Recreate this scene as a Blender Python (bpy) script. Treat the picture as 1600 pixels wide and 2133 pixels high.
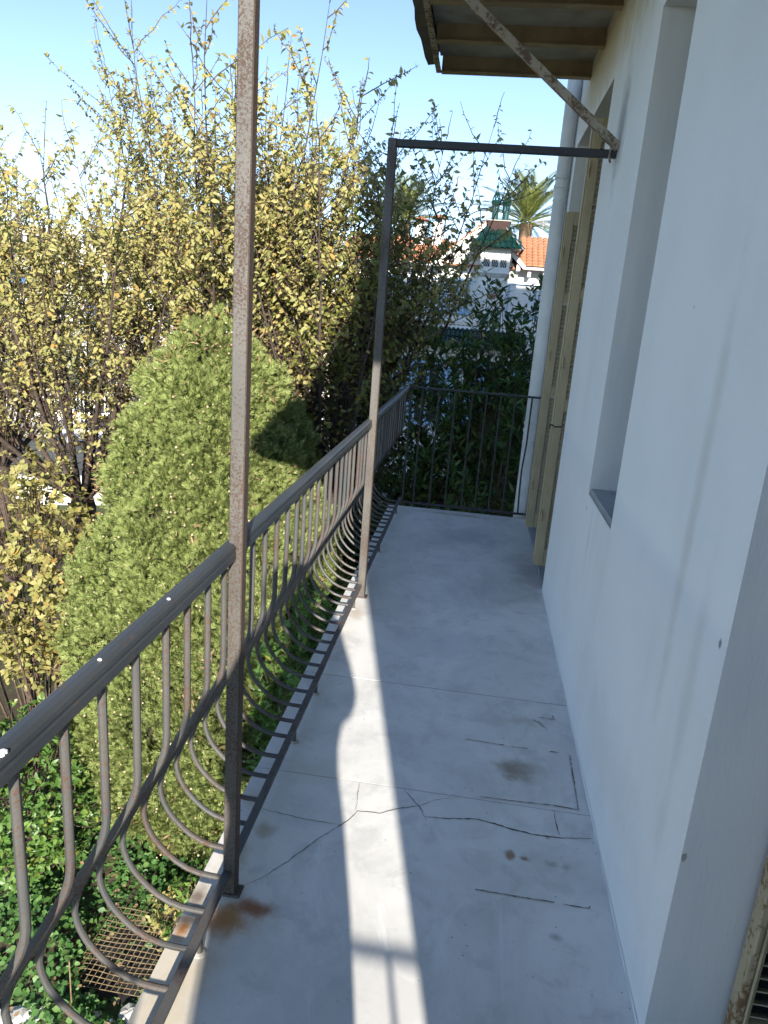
import bpy, math, random
import numpy as np
from mathutils import Vector, Matrix, Quaternion

# ------------------------------------------------------------------ scene reset
for o in list(bpy.data.objects):
    bpy.data.objects.remove(o, do_unlink=True)
S = bpy.context.scene
C = S.collection
random.seed(7)
RNG = np.random.default_rng(11)

# ------------------------------------------------------------------ camera
cam_d = bpy.data.cameras.new('camera')
cam = bpy.data.objects.new('camera', cam_d)
C.objects.link(cam)
right = Vector((0.988703, 0.130485, 0.073753))
up = Vector((-0.105416, 0.255559, 0.961029))
back = Vector((0.106551, -0.957948, 0.266427))
M = Matrix((right, up, back)).transposed().to_4x4()
M.translation = Vector((0, 0, 1.55))
cam.matrix_world = M
cam_d.sensor_fit = 'HORIZONTAL'
cam_d.sensor_width = 36.0
cam_d.lens = 1505.0 / 1600.0 * 36.0
cam_d.clip_start = 0.02
cam_d.clip_end = 8000
S.camera = cam

# ------------------------------------------------------------------ sky, sun, exposure
TO_SUN = Vector((0.211, -1.0, 0.403)).normalized()
W = bpy.data.worlds.new('World')
S.world = W
W.use_nodes = True
wn = W.node_tree
wn.nodes.clear()
sky = wn.nodes.new('ShaderNodeTexSky')
sky.sky_type = 'NISHITA'
sky.sun_disc = False
sky.sun_elevation = math.asin(TO_SUN.z)
sky.sun_rotation = math.atan2(TO_SUN.x, TO_SUN.y)
sky.altitude = 30
sky.air_density = 0.62
sky.dust_density = 0.0
sky.ozone_density = 0.7
bg = wn.nodes.new('ShaderNodeBackground')
bg.inputs['Strength'].default_value = 0.132
wo = wn.nodes.new('ShaderNodeOutputWorld')
wn.links.new(sky.outputs[0], bg.inputs[0])
wn.links.new(bg.outputs[0], wo.inputs[0])
sun_d = bpy.data.lights.new('sun', 'SUN')
sun_d.energy = 5.0
sun_d.angle = math.radians(0.55)
sun_d.color = (1.0, 0.93, 0.82)
sun = bpy.data.objects.new('sun', sun_d)
C.objects.link(sun)
sun.rotation_euler = (-TO_SUN).to_track_quat('-Z', 'Y').to_euler()
sun.location = (5, -20, 12)
S.view_settings.view_transform = 'Standard'
S.view_settings.look = 'None'
S.view_settings.exposure = 1.2
S.view_settings.gamma = 1.0
S.view_settings.use_curve_mapping = False
S.render.engine = 'CYCLES'
S.cycles.use_adaptive_sampling = True
S.cycles.adaptive_threshold = 0.02
S.cycles.max_bounces = 6
S.cycles.diffuse_bounces = 3
S.cycles.glossy_bounces = 2
S.cycles.transmission_bounces = 3
S.cycles.transparent_max_bounces = 4

# ------------------------------------------------------------------ helpers: objects
def props(o, label=None, cat=None, group=None, kind=None):
    if label: o['label'] = label
    if cat: o['category'] = cat
    if group: o['group'] = group
    if kind: o['kind'] = kind
    return o

def attach(o, parent):
    if parent is not None:
        o.parent = parent
        p, t = parent, Vector((0, 0, 0))
        while p is not None:
            if p.get('_base'):
                t = Vector(p['_base'])
                break
            p = p.parent
        o.matrix_parent_inverse = Matrix.Translation(-t) if parent.get('_base') else Matrix.Identity(4)

def empty(name, loc, label=None, cat=None, group=None):
    o = bpy.data.objects.new(name, None)
    C.objects.link(o)
    o.location = loc
    o['_base'] = list(loc)
    o.empty_display_size = 0.1
    return props(o, label, cat, group)

def link_mesh(name, me, parent=None, loc=None):
    o = bpy.data.objects.new(name, me)
    C.objects.link(o)
    attach(o, parent)
    if loc is not None:
        o.location = loc
    return o

def np_mesh(name, V, F, mat, smooth=False):
    """V (n,3) array; F list of equal length index arrays (list of (m,k) arrays)."""
    me = bpy.data.meshes.new(name)
    V = np.asarray(V, dtype=np.float32)
    Fs = F if isinstance(F, list) and isinstance(F[0], np.ndarray) else [F]
    Fs = [np.asarray(f, dtype=np.int32) for f in Fs if len(f)]
    me.vertices.add(len(V))
    me.vertices.foreach_set('co', V.ravel())
    tot = sum(f.size for f in Fs)
    npoly = sum(len(f) for f in Fs)
    me.loops.add(tot)
    me.loops.foreach_set('vertex_index', np.concatenate([f.ravel() for f in Fs]))
    me.polygons.add(npoly)
    sizes = np.concatenate([np.full(len(f), f.shape[1], dtype=np.int32) for f in Fs])
    starts = np.concatenate([[0], np.cumsum(sizes)[:-1]]).astype(np.int32)
    me.polygons.foreach_set('loop_start', starts)
    me.polygons.foreach_set('loop_total', sizes)
    if smooth:
        me.polygons.foreach_set('use_smooth', np.ones(npoly, dtype=bool))
    me.update(calc_edges=True)
    me.validate()
    if mat: me.materials.append(mat)
    return me

class MB:
    def __init__(s):
        s.v = []; s.f = []
    def add(s, vs, fs):
        n = len(s.v)
        s.v += [tuple(v) for v in vs]
        s.f += [tuple(i + n for i in f) for f in fs]
        return s
    def box(s, x0, x1, y0, y1, z0, z1, bev=0.0):
        if bev <= 0:
            vs = [(x, y, z) for z in (z0, z1) for y in (y0, y1) for x in (x0, x1)]
            return s.add(vs, [(0, 2, 3, 1), (4, 5, 7, 6), (0, 1, 5, 4), (2, 6, 7, 3), (0, 4, 6, 2), (1, 3, 7, 5)])
        b = min(bev, (x1 - x0) * .45, (y1 - y0) * .45, (z1 - z0) * .45)
        ring = lambda d: [(x0 + d, y0 + b), (x0 + b, y0 + d), (x1 - b, y0 + d), (x1 - d, y0 + b), (x1 - d, y1 - b), (x1 - b, y1 - d), (x0 + b, y1 - d), (x0 + d, y1 - b)]
        vs = []
        for z, d in ((z0, b * .9), (z0 + b, 0), (z1 - b, 0), (z1, b * .9)):
            vs += [(x, y, z) for x, y in ring(d)]
        fs = [tuple(range(7, -1, -1)), tuple(range(24, 32))]
        for k in range(3):
            for i in range(8):
                j = (i + 1) % 8
                fs.append((k * 8 + i, k * 8 + j, k * 8 + 8 + j, k * 8 + 8 + i))
        return s.add(vs, fs)
    def bar(s, a, b, w, h, upv=(0, 0, 1)):
        a = Vector(a); b = Vector(b)
        d = (b - a).normalized(); u = Vector(upv)
        r = d.cross(u)
        if r.length < 1e-4: r = d.cross(Vector((1, 0, 0)))
        r.normalize(); u = r.cross(d).normalized()
        vs = []
        for p in (a, b):
            for sx, sy in ((-1, -1), (1, -1), (1, 1), (-1, 1)):
                vs.append(p + r * (sx * w / 2) + u * (sy * h / 2))
        return s.add(vs, [(3, 2, 1, 0), (4, 5, 6, 7), (0, 1, 5, 4), (1, 2, 6, 5), (2, 3, 7, 6), (3, 0, 4, 7)])
    def tube(s, pts, r, n=8, cap=True):
        pts = [Vector(p) for p in pts]
        rs = r if isinstance(r, (list, tuple)) else [r] * len(pts)
        ref = None; vs = []
        for i, p in enumerate(pts):
            d = (pts[min(i + 1, len(pts) - 1)] - pts[max(i - 1, 0)]).normalized()
            if ref is None:
                ref = d.orthogonal().normalized()
            ref = (ref - d * ref.dot(d)).normalized()
            b = d.cross(ref)
            for k in range(n):
                a = 2 * math.pi * k / n
                vs.append(p + (ref * math.cos(a) + b * math.sin(a)) * rs[i])
        fs = []
        for i in range(len(pts) - 1):
            for k in range(n):
                k2 = (k + 1) % n
                fs.append((i * n + k, i * n + k2, (i + 1) * n + k2, (i + 1) * n + k))
        if cap:
            fs.append(tuple(range(n - 1, -1, -1)))
            m = (len(pts) - 1) * n
            fs.append(tuple(range(m, m + n)))
        return s.add(vs, fs)
    def lathe(s, prof, c=(0, 0, 0), n=14):
        vs = []
        for r, z in prof:
            for k in range(n):
                a = 2 * math.pi * k / n
                vs.append((c[0] + r * math.cos(a), c[1] + r * math.sin(a), c[2] + z))
        fs = []
        for i in range(len(prof) - 1):
            for k in range(n):
                k2 = (k + 1) % n
                fs.append((i * n + k, i * n + k2, (i + 1) * n + k2, (i + 1) * n + k))
        fs.append(tuple(range(n - 1, -1, -1)))
        m = (len(prof) - 1) * n
        fs.append(tuple(range(m, m + n)))
        return s.add(vs, fs)
    def mesh(s, name, mat, smooth=False):
        me = bpy.data.meshes.new(name)
        me.from_pydata(s.v, [], s.f)
        if smooth:
            me.polygons.foreach_set('use_smooth', [True] * len(me.polygons))
            if hasattr(me, 'set_sharp_from_angle'):
                me.set_sharp_from_angle(angle=math.radians(40))
        me.update()
        if mat: me.materials.append(mat)
        return me
    def build(s, name, mat, parent=None, smooth=False):
        return link_mesh(name, s.mesh(name, mat, smooth), parent)

# ------------------------------------------------------------------ helpers: materials
class NT:
    def __init__(s, name):
        s.m = bpy.data.materials.new(name)
        s.m.use_nodes = True
        s.t = s.m.node_tree
        s.t.nodes.clear()
        s.out = s.n('ShaderNodeOutputMaterial')
        s.geo = s.n('ShaderNodeNewGeometry')
        s.pos = s.geo.outputs['Position']
    def n(s, t, **kw):
        nd = s.t.nodes.new(t)
        for k, v in kw.items(): setattr(nd, k, v)
        return nd
    def l(s, a, b): s.t.links.new(a, b)
    def scaled(s, sc, off=(0, 0, 0)):
        m = s.n('ShaderNodeMapping')
        s.l(s.pos, m.inputs[0])
        m.inputs['Scale'].default_value = sc if isinstance(sc, tuple) else (sc, sc, sc)
        m.inputs['Location'].default_value = off
        return m.outputs[0]
    def noise(s, sc, detail=4, rough=.55, off=(0, 0, 0), dist=0.0):
        nd = s.n('ShaderNodeTexNoise')
        nd.inputs['Scale'].default_value = 1
        nd.inputs['Detail'].default_value = detail
        nd.inputs['Roughness'].default_value = rough
        nd.inputs['Distortion'].default_value = dist
        s.l(s.scaled(sc, off), nd.inputs['Vector'])
        return nd
    def ramp(s, x, a, b, v0=0.0, v1=1.0):
        r = s.n('ShaderNodeMapRange')
        r.interpolation_type = 'SMOOTHSTEP'
        for i, v in ((1, a), (2, b), (3, v0), (4, v1)): r.inputs[i].default_value = v
        s.l(x, r.inputs[0])
        return r.outputs[0]
    def math(s, op, a, b):
        m = s.n('ShaderNodeMath', operation=op)
        for i, x in ((0, a), (1, b)):
            if isinstance(x, (int, float)): m.inputs[i].default_value = x
            else: s.l(x, m.inputs[i])
        return m.outputs[0]
    def mix(s, fac, a, b):
        m = s.n('ShaderNodeMix', data_type='RGBA')
        if isinstance(fac, (int, float)): m.inputs[0].default_value = fac
        else: s.l(fac, m.inputs[0])
        for i, x in ((6, a), (7, b)):
            if isinstance(x, tuple): m.inputs[i].default_value = (*x[:3], 1)
            else: s.l(x, m.inputs[i])
        return m.outputs[2]
    def spot(s, col, c, r, color, strength, wob=0.35, soft=0.25, nsc=18, axes=(0, 1)):
        """an irregular stain or patch of painted light of its own shape at c with radii r on a surface (axes pick the world plane)"""
        sub = s.n('ShaderNodeVectorMath', operation='SUBTRACT')
        s.l(s.pos, sub.inputs[0])
        cc = [0, 0, 0]; sc = [0, 0, 0]
        for a, ci, ri in zip(axes, c, r):
            cc[a] = ci; sc[a] = 1.0 / ri
        sub.inputs[1].default_value = cc
        mul = s.n('ShaderNodeVectorMath', operation='MULTIPLY')
        s.l(sub.outputs[0], mul.inputs[0]); mul.inputs[1].default_value = sc
        ln = s.n('ShaderNodeVectorMath', operation='LENGTH')
        s.l(mul.outputs[0], ln.inputs[0])
        q = 7 if nsc < 10 else (16 if nsc < 25 else 45)
        if not hasattr(s, 'nzc'): s.nzc = {}
        if q not in s.nzc: s.nzc[q] = s.noise(q, 4, .65)
        nz = s.nzc[q]
        d = s.math('ADD', ln.outputs['Value'], s.math('MULTIPLY', s.math('SUBTRACT', nz.outputs[0], .5), wob * 2.2))
        f = s.ramp(d, soft, 1.0, strength, 0.0)
        return s.mix(f, col, color)
    def finish(s, col, rough=.6, bump=None, bump_s=.2, bump_d=.01, spec=.5, metal=0.0, trans=None, trans_col=None):
        p = s.n('ShaderNodeBsdfPrincipled')
        if isinstance(col, tuple): p.inputs['Base Color'].default_value = (*col[:3], 1)
        else: s.l(col, p.inputs['Base Color'])
        if isinstance(rough, (int, float)): p.inputs['Roughness'].default_value = rough
        else: s.l(rough, p.inputs['Roughness'])
        p.inputs['Specular IOR Level'].default_value = spec
        p.inputs['Metallic'].default_value = metal
        if bump is not None:
            b = s.n('ShaderNodeBump')
            b.inputs['Strength'].default_value = bump_s
            b.inputs['Distance'].default_value = bump_d
            s.l(bump, b.inputs['Height'])
            s.l(b.outputs[0], p.inputs['Normal'])
        sh = p.outputs[0]
        if trans:
            t = s.n('ShaderNodeBsdfTranslucent')
            c = trans_col if trans_col is not None else col
            if isinstance(c, tuple): t.inputs[0].default_value = (*c[:3], 1)
            else: s.l(c, t.inputs[0])
            mx = s.n('ShaderNodeMixShader')
            mx.inputs[0].default_value = trans
            s.l(sh, mx.inputs[1]); s.l(t.outputs[0], mx.inputs[2])
            sh = mx.outputs[0]
        s.l(sh, s.out.inputs[0])
        return s.m

def m_plain(name, c1, c2=None, sc=6, rough=.6, bump=.15, bsc=60, spec=.4, lo=.35, hi=.65, metal=0):
    t = NT(name)
    c2 = c2 or tuple(x * .8 for x in c1)
    nz = t.noise(sc, 5, .6)
    col = t.mix(t.ramp(nz.outputs[0], lo, hi), c1, c2)
    bn = t.noise(bsc, 3, .6)
    return t.finish(col, rough, bn.outputs[0], bump, .004, spec, metal)

def m_rust(name, paint, paint2, rust, amount=.5, rough=.5, sc=55, fine_w=.55, side=0.0):
    """old painted iron, paint broken by rust freckles; side: the flank facing the wall has rusted more"""
    t = NT(name)
    big = t.noise(5, 3, .5)
    col = t.mix(t.ramp(big.outputs[0], .3, .7), paint, paint2)
    fine = t.noise(sc, 5, .7)
    med = t.noise((16, 16, 5), 3, .6, (4, 2, 9))
    k = t.math('ADD', t.math('MULTIPLY', fine.outputs[0], fine_w), t.math('MULTIPLY', med.outputs[0], 1 - fine_w))
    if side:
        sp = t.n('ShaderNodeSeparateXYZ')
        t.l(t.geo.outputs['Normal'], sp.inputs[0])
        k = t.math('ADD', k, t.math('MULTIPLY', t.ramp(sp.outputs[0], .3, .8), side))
    f = t.ramp(k, .60 - .14 * amount, .66 - .10 * amount)
    rv = t.noise(160, 2, .5)
    rc = t.mix(rv.outputs[0], rust, tuple(x * .45 for x in rust))
    col = t.mix(t.math('MULTIPLY', f, .85), col, rc)
    r = t.math('ADD', t.math('MULTIPLY', f, .35), rough)
    return t.finish(col, r, fine.outputs[0], .35, .002, .5)

def m_leaf(name, stops, rough=.5, trans=.3, spec=.35, tboost=1.25):
    t = NT(name)
    cr = t.n('ShaderNodeValToRGB')
    el = cr.color_ramp.elements
    while len(el) < len(stops): el.new(.5)
    for e, (p, c) in zip(el, stops):
        e.position = p; e.color = (*c, 1)
    t.l(t.geo.outputs['Random Per Island'], cr.inputs[0])
    tc = t.mix(1.0, cr.outputs[0], cr.outputs[0])
    gm = t.n('ShaderNodeVectorMath', operation='SCALE')
    t.l(tc, gm.inputs[0]); gm.inputs['Scale'].default_value = tboost
    return t.finish(cr.outputs[0], rough, None, spec=spec, trans=trans, trans_col=gm.outputs[0])

MAT = {}
# ---- plaster of the house
t = NT('plaster')
a = t.noise(1.3, 4, .6); b = t.noise((2.5, 2.5, .5), 5, .6, (3, 1, 2))
col = t.mix(t.ramp(a.outputs[0], .35, .7), (.84, .845, .825), (.79, .795, .775))
col = t.mix(t.ramp(b.outputs[0], .52, .75, 0, .35), col, (.68, .66, .62))
col = t.spot(col, (1.69, 1.15), (.05, .75), (.55, .52, .46), .42, .5, .1, 7, (1, 2))
col = t.spot(col, (1.50, .75), (.05, .5), (.55, .52, .46), .30, .5, .1, 7, (1, 2))
col = t.spot(col, (2.15, .25), (.9, .22), (.66, .655, .63), .5, .6, .1, 5, (1, 2))
col = t.spot(col, (2.95, .70), (.03, .22), (.5, .47, .42), .3, .6, .1, 12, (1, 2))
col = t.spot(col, (3.72, 2.42), (.16, .34), (.16, .15, .14), .55, .6, .05, 9, (1, 2))
col = t.spot(col, (4.7, 3.05), (1.7, .42), (.52, .42, .26), .75, .4, .1, 5, (1, 2))  # warm bounce light painted on the wall below the canopy
col = t.spot(col, (3.6, 3.1), (.8, .5), (.5, .43, .30), .45, .5, .1, 5, (1, 2))  # the same painted bounce, nearer along the wall
for (y, z, r) in ((1.383, .971, .010), (3.105, .803, .008), (2.0, 1.62, .004)):
    col = t.spot(col, (y, z), (r, r * 1.5), (.12, .11, .1), .8, .3, .4, 90, (1, 2))
fn = t.noise(140, 4, .7); md = t.noise((14, 14, 9), 3, .6)
MAT['plaster'] = t.finish(col, .85, t.math('ADD', fn.outputs[0], t.math('MULTIPLY', md.outputs[0], 1.6)), .35, .004, .2)
# ---- the reveal plaster, a greyer paint with brush marks
t = NT('reveal_plaster')
a = t.noise((9, 9, 1.2), 5, .6); 
col = t.mix(t.ramp(a.outputs[0], .35, .7), (.72, .71, .685), (.64, .635, .62))
fn = t.noise((160, 160, 26), 4, .7)
MAT['reveal'] = t.finish(col, .85, fn.outputs[0], .22, .004, .2)
# ---- marble slabs of the balcony floor
t = NT('marble')
a = t.noise((2.6, 2.0, 1), 7, .68, (2, 5, 0), .8); b = t.noise(7, 6, .7, (1, 8, 0), .5)
c = t.noise(26, 5, .7)
col = t.mix(t.ramp(a.outputs[0], .3, .7), (.60, .59, .565), (.745, .73, .70))
col = t.mix(t.ramp(b.outputs[0], .48, .66, 0, .6), col, (.51, .505, .49))
smu = t.noise((5, 2.4, 1), 5, .75, (7, 3, 0), 1.4)
col = t.mix(t.ramp(smu.outputs[0], .54, .70, 0, .45), col, (.79, .785, .77))
col = t.mix(t.ramp(c.outputs[0], .62, .74, 0, .35), col, (.32, .32, .33))
vr = t.n('ShaderNodeTexVoronoi'); vr.inputs['Scale'].default_value = 1
t.l(t.scaled(34), vr.inputs['Vector'])
vn = t.noise(5, 3, .6, (9, 9, 0))
pits = t.math('MULTIPLY', t.ramp(vr.outputs['Distance'], .05, .13, 1, 0), t.ramp(vn.outputs[0], .52, .62))
col = t.mix(t.math('MULTIPLY', pits, .65), col, (.13, .13, .14))
ST = [((.219, 1.53), (.0085, .19), (.68, .70, .73), .75, .25, .3, 30), ((.2185, 3.0), (.006, .05), (.68, .70, .73), .6, .25, .3, 30), ((-.585, 1.15), (.16, .75), (.50, .40, .24), .55, .4, .1, 9), ((-.53, .95), (.10, .5), (.52, .42, .26), .5, .5, .1, 9),
      ((-.50, 1.475), (.090, .070), (.42, .13, .012), 1.0, .5, .2, 16), ((-.49, 1.48), (.15, .11), (.40, .30, .16), .5, .5, .05, 10),
      ((-.43, 1.525), (.085, .042), (.27, .095, .02), .95, .5, .05, 18), ((-.592, 1.425), (.035, .055), (.38, .15, .02), 1.0, .5, .05, 20),
      ((-.59, 1.53), (.04, .06), (.14, .10, .07), .85, .6, .05, 20), ((-.545, 1.70), (.06, .10), (.35, .30, .17), .6, .6, .05, 14),
      ((-.50, 1.82), (.05, .05), (.30, .22, .12), .6, .6, .05, 14), ((-.57, 1.95), (.05, .07), (.40, .34, .20), .6, .6, .05, 14),
      ((.282, 2.31), (.085, .085), (.20, .135, .09), .85, .6, .05, 17), ((.30, 2.32), (.14, .10), (.33, .29, .23), .55, .7, .05, 13),
      ((.252, 1.876), (.024, .028), (.24, .13, .05), .85, .5, .3, 40), ((.297, 1.869), (.022, .016), (.20, .10, .04), .8, .7, .2, 50),
      ((.375, 1.865), (.03, .022), (.30, .30, .29), .6, .6, .1, 30), ((.42, 1.86), (.02, .02), (.30, .30, .29), .6, .6, .1, 30),
      ((.363, 1.595), (.022, .022), (.30, .30, .28), .7, .4, .1, 30), ((.373, 1.979), (.012, .012), (.3, .18, .08), .7, .4, .1, 40),
      ((-.50, 3.52), (.07, .12), (.40, .32, .22), .6, .6, .05, 14), ((.25, 4.05), (.5, .35), (.36, .355, .35), .45, .7, .05, 4),
      ((.0, 5.72), (.45, .05), (.36, .31, .18), .7, .9, .05, 9), ((.1, 5.15), (.35, .3), (.34, .35, .37), .5, .8, .05, 5),
      ((.47, 4.5), (.2, .45), (.30, .285, .265), .55, .5, .05, 6), ((-.42, 2.15), (.15, .1), (.52, .47, .38), .5, .6, .05, 9),
      ((.33, 2.66), (.12, .05), (.40, .36, .29), .5, .8, .05, 16), ((.0, 3.3), (.3, .3), (.54, .545, .55), .5, .7, .05, 6)]
for q in ST: col = t.spot(col, q[0], q[1], q[2], q[3], q[4], q[5], q[6])
rg = t.math('ADD', t.math('MULTIPLY', b.outputs[0], .22), .26)
MAT['marble'] = t.finish(col, rg, t.math('SUBTRACT', c.outputs[0], t.math('MULTIPLY', pits, 1.0)), .10, .003, .45)
MAT['crack'] = m_plain('crack_dirt', (.055, .05, .045), (.13, .12, .105), 40, .95, .1)
MAT['glue'] = m_plain('old_glue_line', (.16, .11, .08), (.40, .37, .34), 45, .9, .1, lo=.42, hi=.6)
MAT['tape'] = m_plain('pale_scuff', (.74, .74, .74), (.60, .61, .62), 30, .7, .1, lo=.4, hi=.6)
MAT['concrete'] = m_plain('balcony_concrete', (.42, .40, .36), (.33, .31, .28), 4, .9, .4, 60)
MAT['sill'] = m_plain('sill_stone', (.36, .375, .385), (.28, .29, .30), 5, .5, .2, 80)
MAT['iron'] = m_rust('railing_iron', (.062, .066, .068), (.085, .083, .078), (.12, .066, .046), .72, .5, 150, .6)
MAT['handrail'] = m_rust('handrail_paint', (.040, .046, .052), (.055, .060, .064), (.16, .095, .05), .12, .42, 140)
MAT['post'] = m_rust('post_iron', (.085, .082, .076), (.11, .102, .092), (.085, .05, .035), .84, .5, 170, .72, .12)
MAT['darkiron'] = m_rust('dark_iron', (.026, .029, .034), (.034, .036, .04), (.06, .035, .025), .2, .55)
MAT['canopy_paint'] = m_plain('canopy_paint', (.36, .275, .16), (.27, .20, .115), 7, .6, .3, 40)
MAT['canopy_rust'] = m_rust('canopy_rusty', (.30, .25, .18), (.36, .31, .235), (.13, .062, .036), .95, .6, 40)
MAT['canopy_panel'] = m_plain('canopy_panel', (.40, .385, .34), (.27, .25, .21), 4, .8, .25, 50)
MAT['canopy_dark'] = m_plain('canopy_edge', (.10, .095, .09), (.15, .13, .11), 8, .7, .2, 50)
MAT['shutter'] = m_plain('shutter_paint', (.50, .41, .25), (.43, .35, .21), 5, .55, .15, 60)
MAT['shutter_rust'] = m_rust('shutter_rusty_edge', (.50, .41, .25), (.46, .37, .22), (.24, .10, .03), .75, .6, 60)
MAT['shutter_slat'] = m_plain('shutter_slat', (.47, .40, .27), (.40, .34, .23), 6, .55, .15, 60)
MAT['pipe'] = m_plain('pipe_white', (.70, .70, .68), (.60, .60, .58), 4, .45, .1, 40)
MAT['white_paint'] = m_plain('white_paint', (.82, .82, .80), (.74, .74, .72), 30, .6, .1)
MAT['glass'] = None
g = NT('window_glass'); MAT['glass'] = g.finish((.03, .035, .04), .05, None, spec=.6)
# ---- vegetation
MAT['leaf_yellow'] = m_leaf('yellowing_leaf', [(0, (.36, .315, .12)), (.22, (.30, .295, .10)), (.45, (.42, .375, .16)), (.66, (.22, .235, .07)), (.85, (.36, .325, .11)), (.96, (.40, .31, .11)), (1, (.42, .25, .07))], .5, .3)
MAT['leaf_olive'] = m_leaf('olive_green_leaf', [(0, (.12, .14, .03)), (.4, (.16, .17, .04)), (.8, (.09, .12, .025)), (1, (.28, .21, .04))], .5, .3)  # darker green, puts shade into the thin tree's crown colour
MAT['leaf_laurel'] = m_leaf('glossy_dark_leaf', [(0, (.034, .07, .018)), (.5, (.047, .098, .024)), (.85, (.07, .13, .03)), (1, (.12, .14, .03))], .42, .2, .35)
MAT['leaf_shrub'] = m_leaf('fresh_green_leaf', [(0, (.07, .15, .03)), (.5, (.10, .20, .045)), (.9, (.16, .26, .06)), (1, (.25, .27, .06))], .4, .28, .45)
MAT['leaf_ivy'] = m_leaf('ivy_leaf', [(0, (.045, .11, .03)), (.6, (.075, .17, .042)), (1, (.13, .225, .065))], .5, .2, .3)
MAT['leaf_grey'] = m_leaf('grey_green_leaf', [(0, (.13, .16, .12)), (.6, (.19, .22, .17)), (1, (.25, .27, .21))], .6, .2)
MAT['cypress'] = m_leaf('cypress_spray', [(0, (.175, .222, .062)), (.45, (.22, .272, .082)), (.9, (.285, .332, .12)), (.97, (.36, .38, .17)), (1, (.40, .30, .16))], .65, .18, .25)
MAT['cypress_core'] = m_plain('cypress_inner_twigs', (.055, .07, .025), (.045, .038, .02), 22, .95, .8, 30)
MAT['cone'] = m_plain('cypress_cone', (.52, .43, .28), (.38, .30, .18), 30, .8, .3)
MAT['dead'] = m_leaf('dry_spray', [(0, (.20, .12, .06)), (1, (.34, .24, .14))], .8, .15)
MAT['bark'] = m_plain('bark', (.085, .062, .05), (.05, .038, .032), 18, .95, .7, 45)
MAT['twig'] = m_plain('twig_bark', (.115, .075, .055), (.07, .05, .04), 12, .9, .3, 60)
MAT['palm_leaf'] = m_leaf('palm_leaflet', [(0, (.13, .17, .045)), (.6, (.19, .22, .06)), (1, (.27, .26, .08))], .45, .2, .5)
MAT['palm_trunk'] = m_plain('palm_trunk', (.17, .12, .07), (.10, .07, .045), 9, .95, .8, 25)
# ---- ground
t = NT('garden_soil')
a = t.noise(.5, 5, .6); b = t.noise(6, 6, .7)
col = t.mix(t.ramp(a.outputs[0], .4, .6), (.075, .06, .04), (.055, .075, .03))
col = t.mix(t.ramp(b.outputs[0], .45, .7, 0, .6), col, (.13, .105, .07))
MAT['soil'] = t.finish(col, .95, b.outputs[0], .8, .03, .1)
MAT['asphalt'] = m_plain('asphalt', (.115, .12, .11), (.085, .088, .085), 1.2, .9, .3, 60)
MAT['pavement'] = m_plain('pavement', (.40, .385, .36), (.33, .32, .30), 1.5, .9, .3, 40)
MAT['stucco'] = m_plain('white_stucco', (.74, .73, .70), (.66, .65, .62), 1.2, .85, .2, 30)
MAT['stucco_warm'] = m_plain('cream_stucco', (.66, .60, .50), (.58, .52, .43), 1.2, .85, .2, 30)
MAT['terracotta'] = m_plain('terracotta', (.46, .20, .10), (.34, .15, .08), 3, .85, .3, 20)
MAT['green_tile'] = m_plain('green_glazed_tile', (.007, .036, .028), (.005, .022, .02), 4, .22, .1, 30, .6)  # albedo darkened to stand in for shade on the villa tiles
MAT['green_cer'] = m_plain('green_ceramic', (.009, .05, .042), (.006, .032, .03), 6, .25, .1, 30, .6)  # darkened likewise, shade on the chimney pots is in the colour
MAT['brick'] = m_plain('chimney_brick', (.055, .028, .024), (.04, .024, .022), 6, .9, .4, 40)
MAT['blue_paint'] = m_plain('pale_blue_paint', (.30, .46, .62), (.24, .40, .56), 3, .6, .1)
MAT['blue_cloth'] = m_plain('blue_cloth', (.09, .19, .42), (.07, .15, .34), 3, .8, .1)
MAT['dark'] = m_plain('dark_interior', (.03, .03, .03), (.02, .02, .02), 3, .9, .1)
MAT['stone'] = m_plain('white_rubble', (.62, .61, .58), (.45, .43, .40), 7, .85, .7, 25)
MAT['wire'] = m_rust('rusty_wire', (.22, .17, .10), (.28, .22, .13), (.20, .11, .05), 1.0, .7)
MAT['hill'] = m_plain('wooded_hill', (.07, .09, .06), (.14, .13, .10), .02, .95, .2, .1)
MAT['grey_metal'] = m_plain('grey_metal', (.35, .35, .35), (.28, .28, .28), 4, .5, .1)
MAT['pink'] = m_plain('faded_red_glaze', (.50, .13, .13), (.40, .10, .10), 9, .5, .2)
MAT['car_blue'] = m_plain('car_paint_blue', (.05, .08, .15), (.045, .07, .13), 3, .25, .02, 30, .6)
MAT['rubber'] = m_plain('rubber', (.02, .02, .02), (.03, .03, .03), 9, .85, .2)
MAT['cloth'] = m_plain('dark_cloth', (.05, .055, .07), (.04, .045, .055), 9, .9, .3, 120)
MAT['skin'] = m_plain('skin', (.45, .28, .20), (.40, .24, .17), 9, .55, .1, 120)
MAT['hair'] = m_plain('hair', (.05, .035, .025), (.03, .02, .015), 30, .7, .4, 150)

GZ = -4.9            # level of the garden ground below the balcony floor (floor = 0)
WX = 0.53            # plane of the house wall
# ================================================================== SETTING
# ground sheet to the horizon, gently uneven near the house
n = 40
def ground_z(x, y):
    return GZ
MB().box(-3500, 3500, -300, 5000, GZ - 2, GZ).build('ground', MAT['soil'])
props(bpy.data.objects['ground'], kind='structure')
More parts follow.
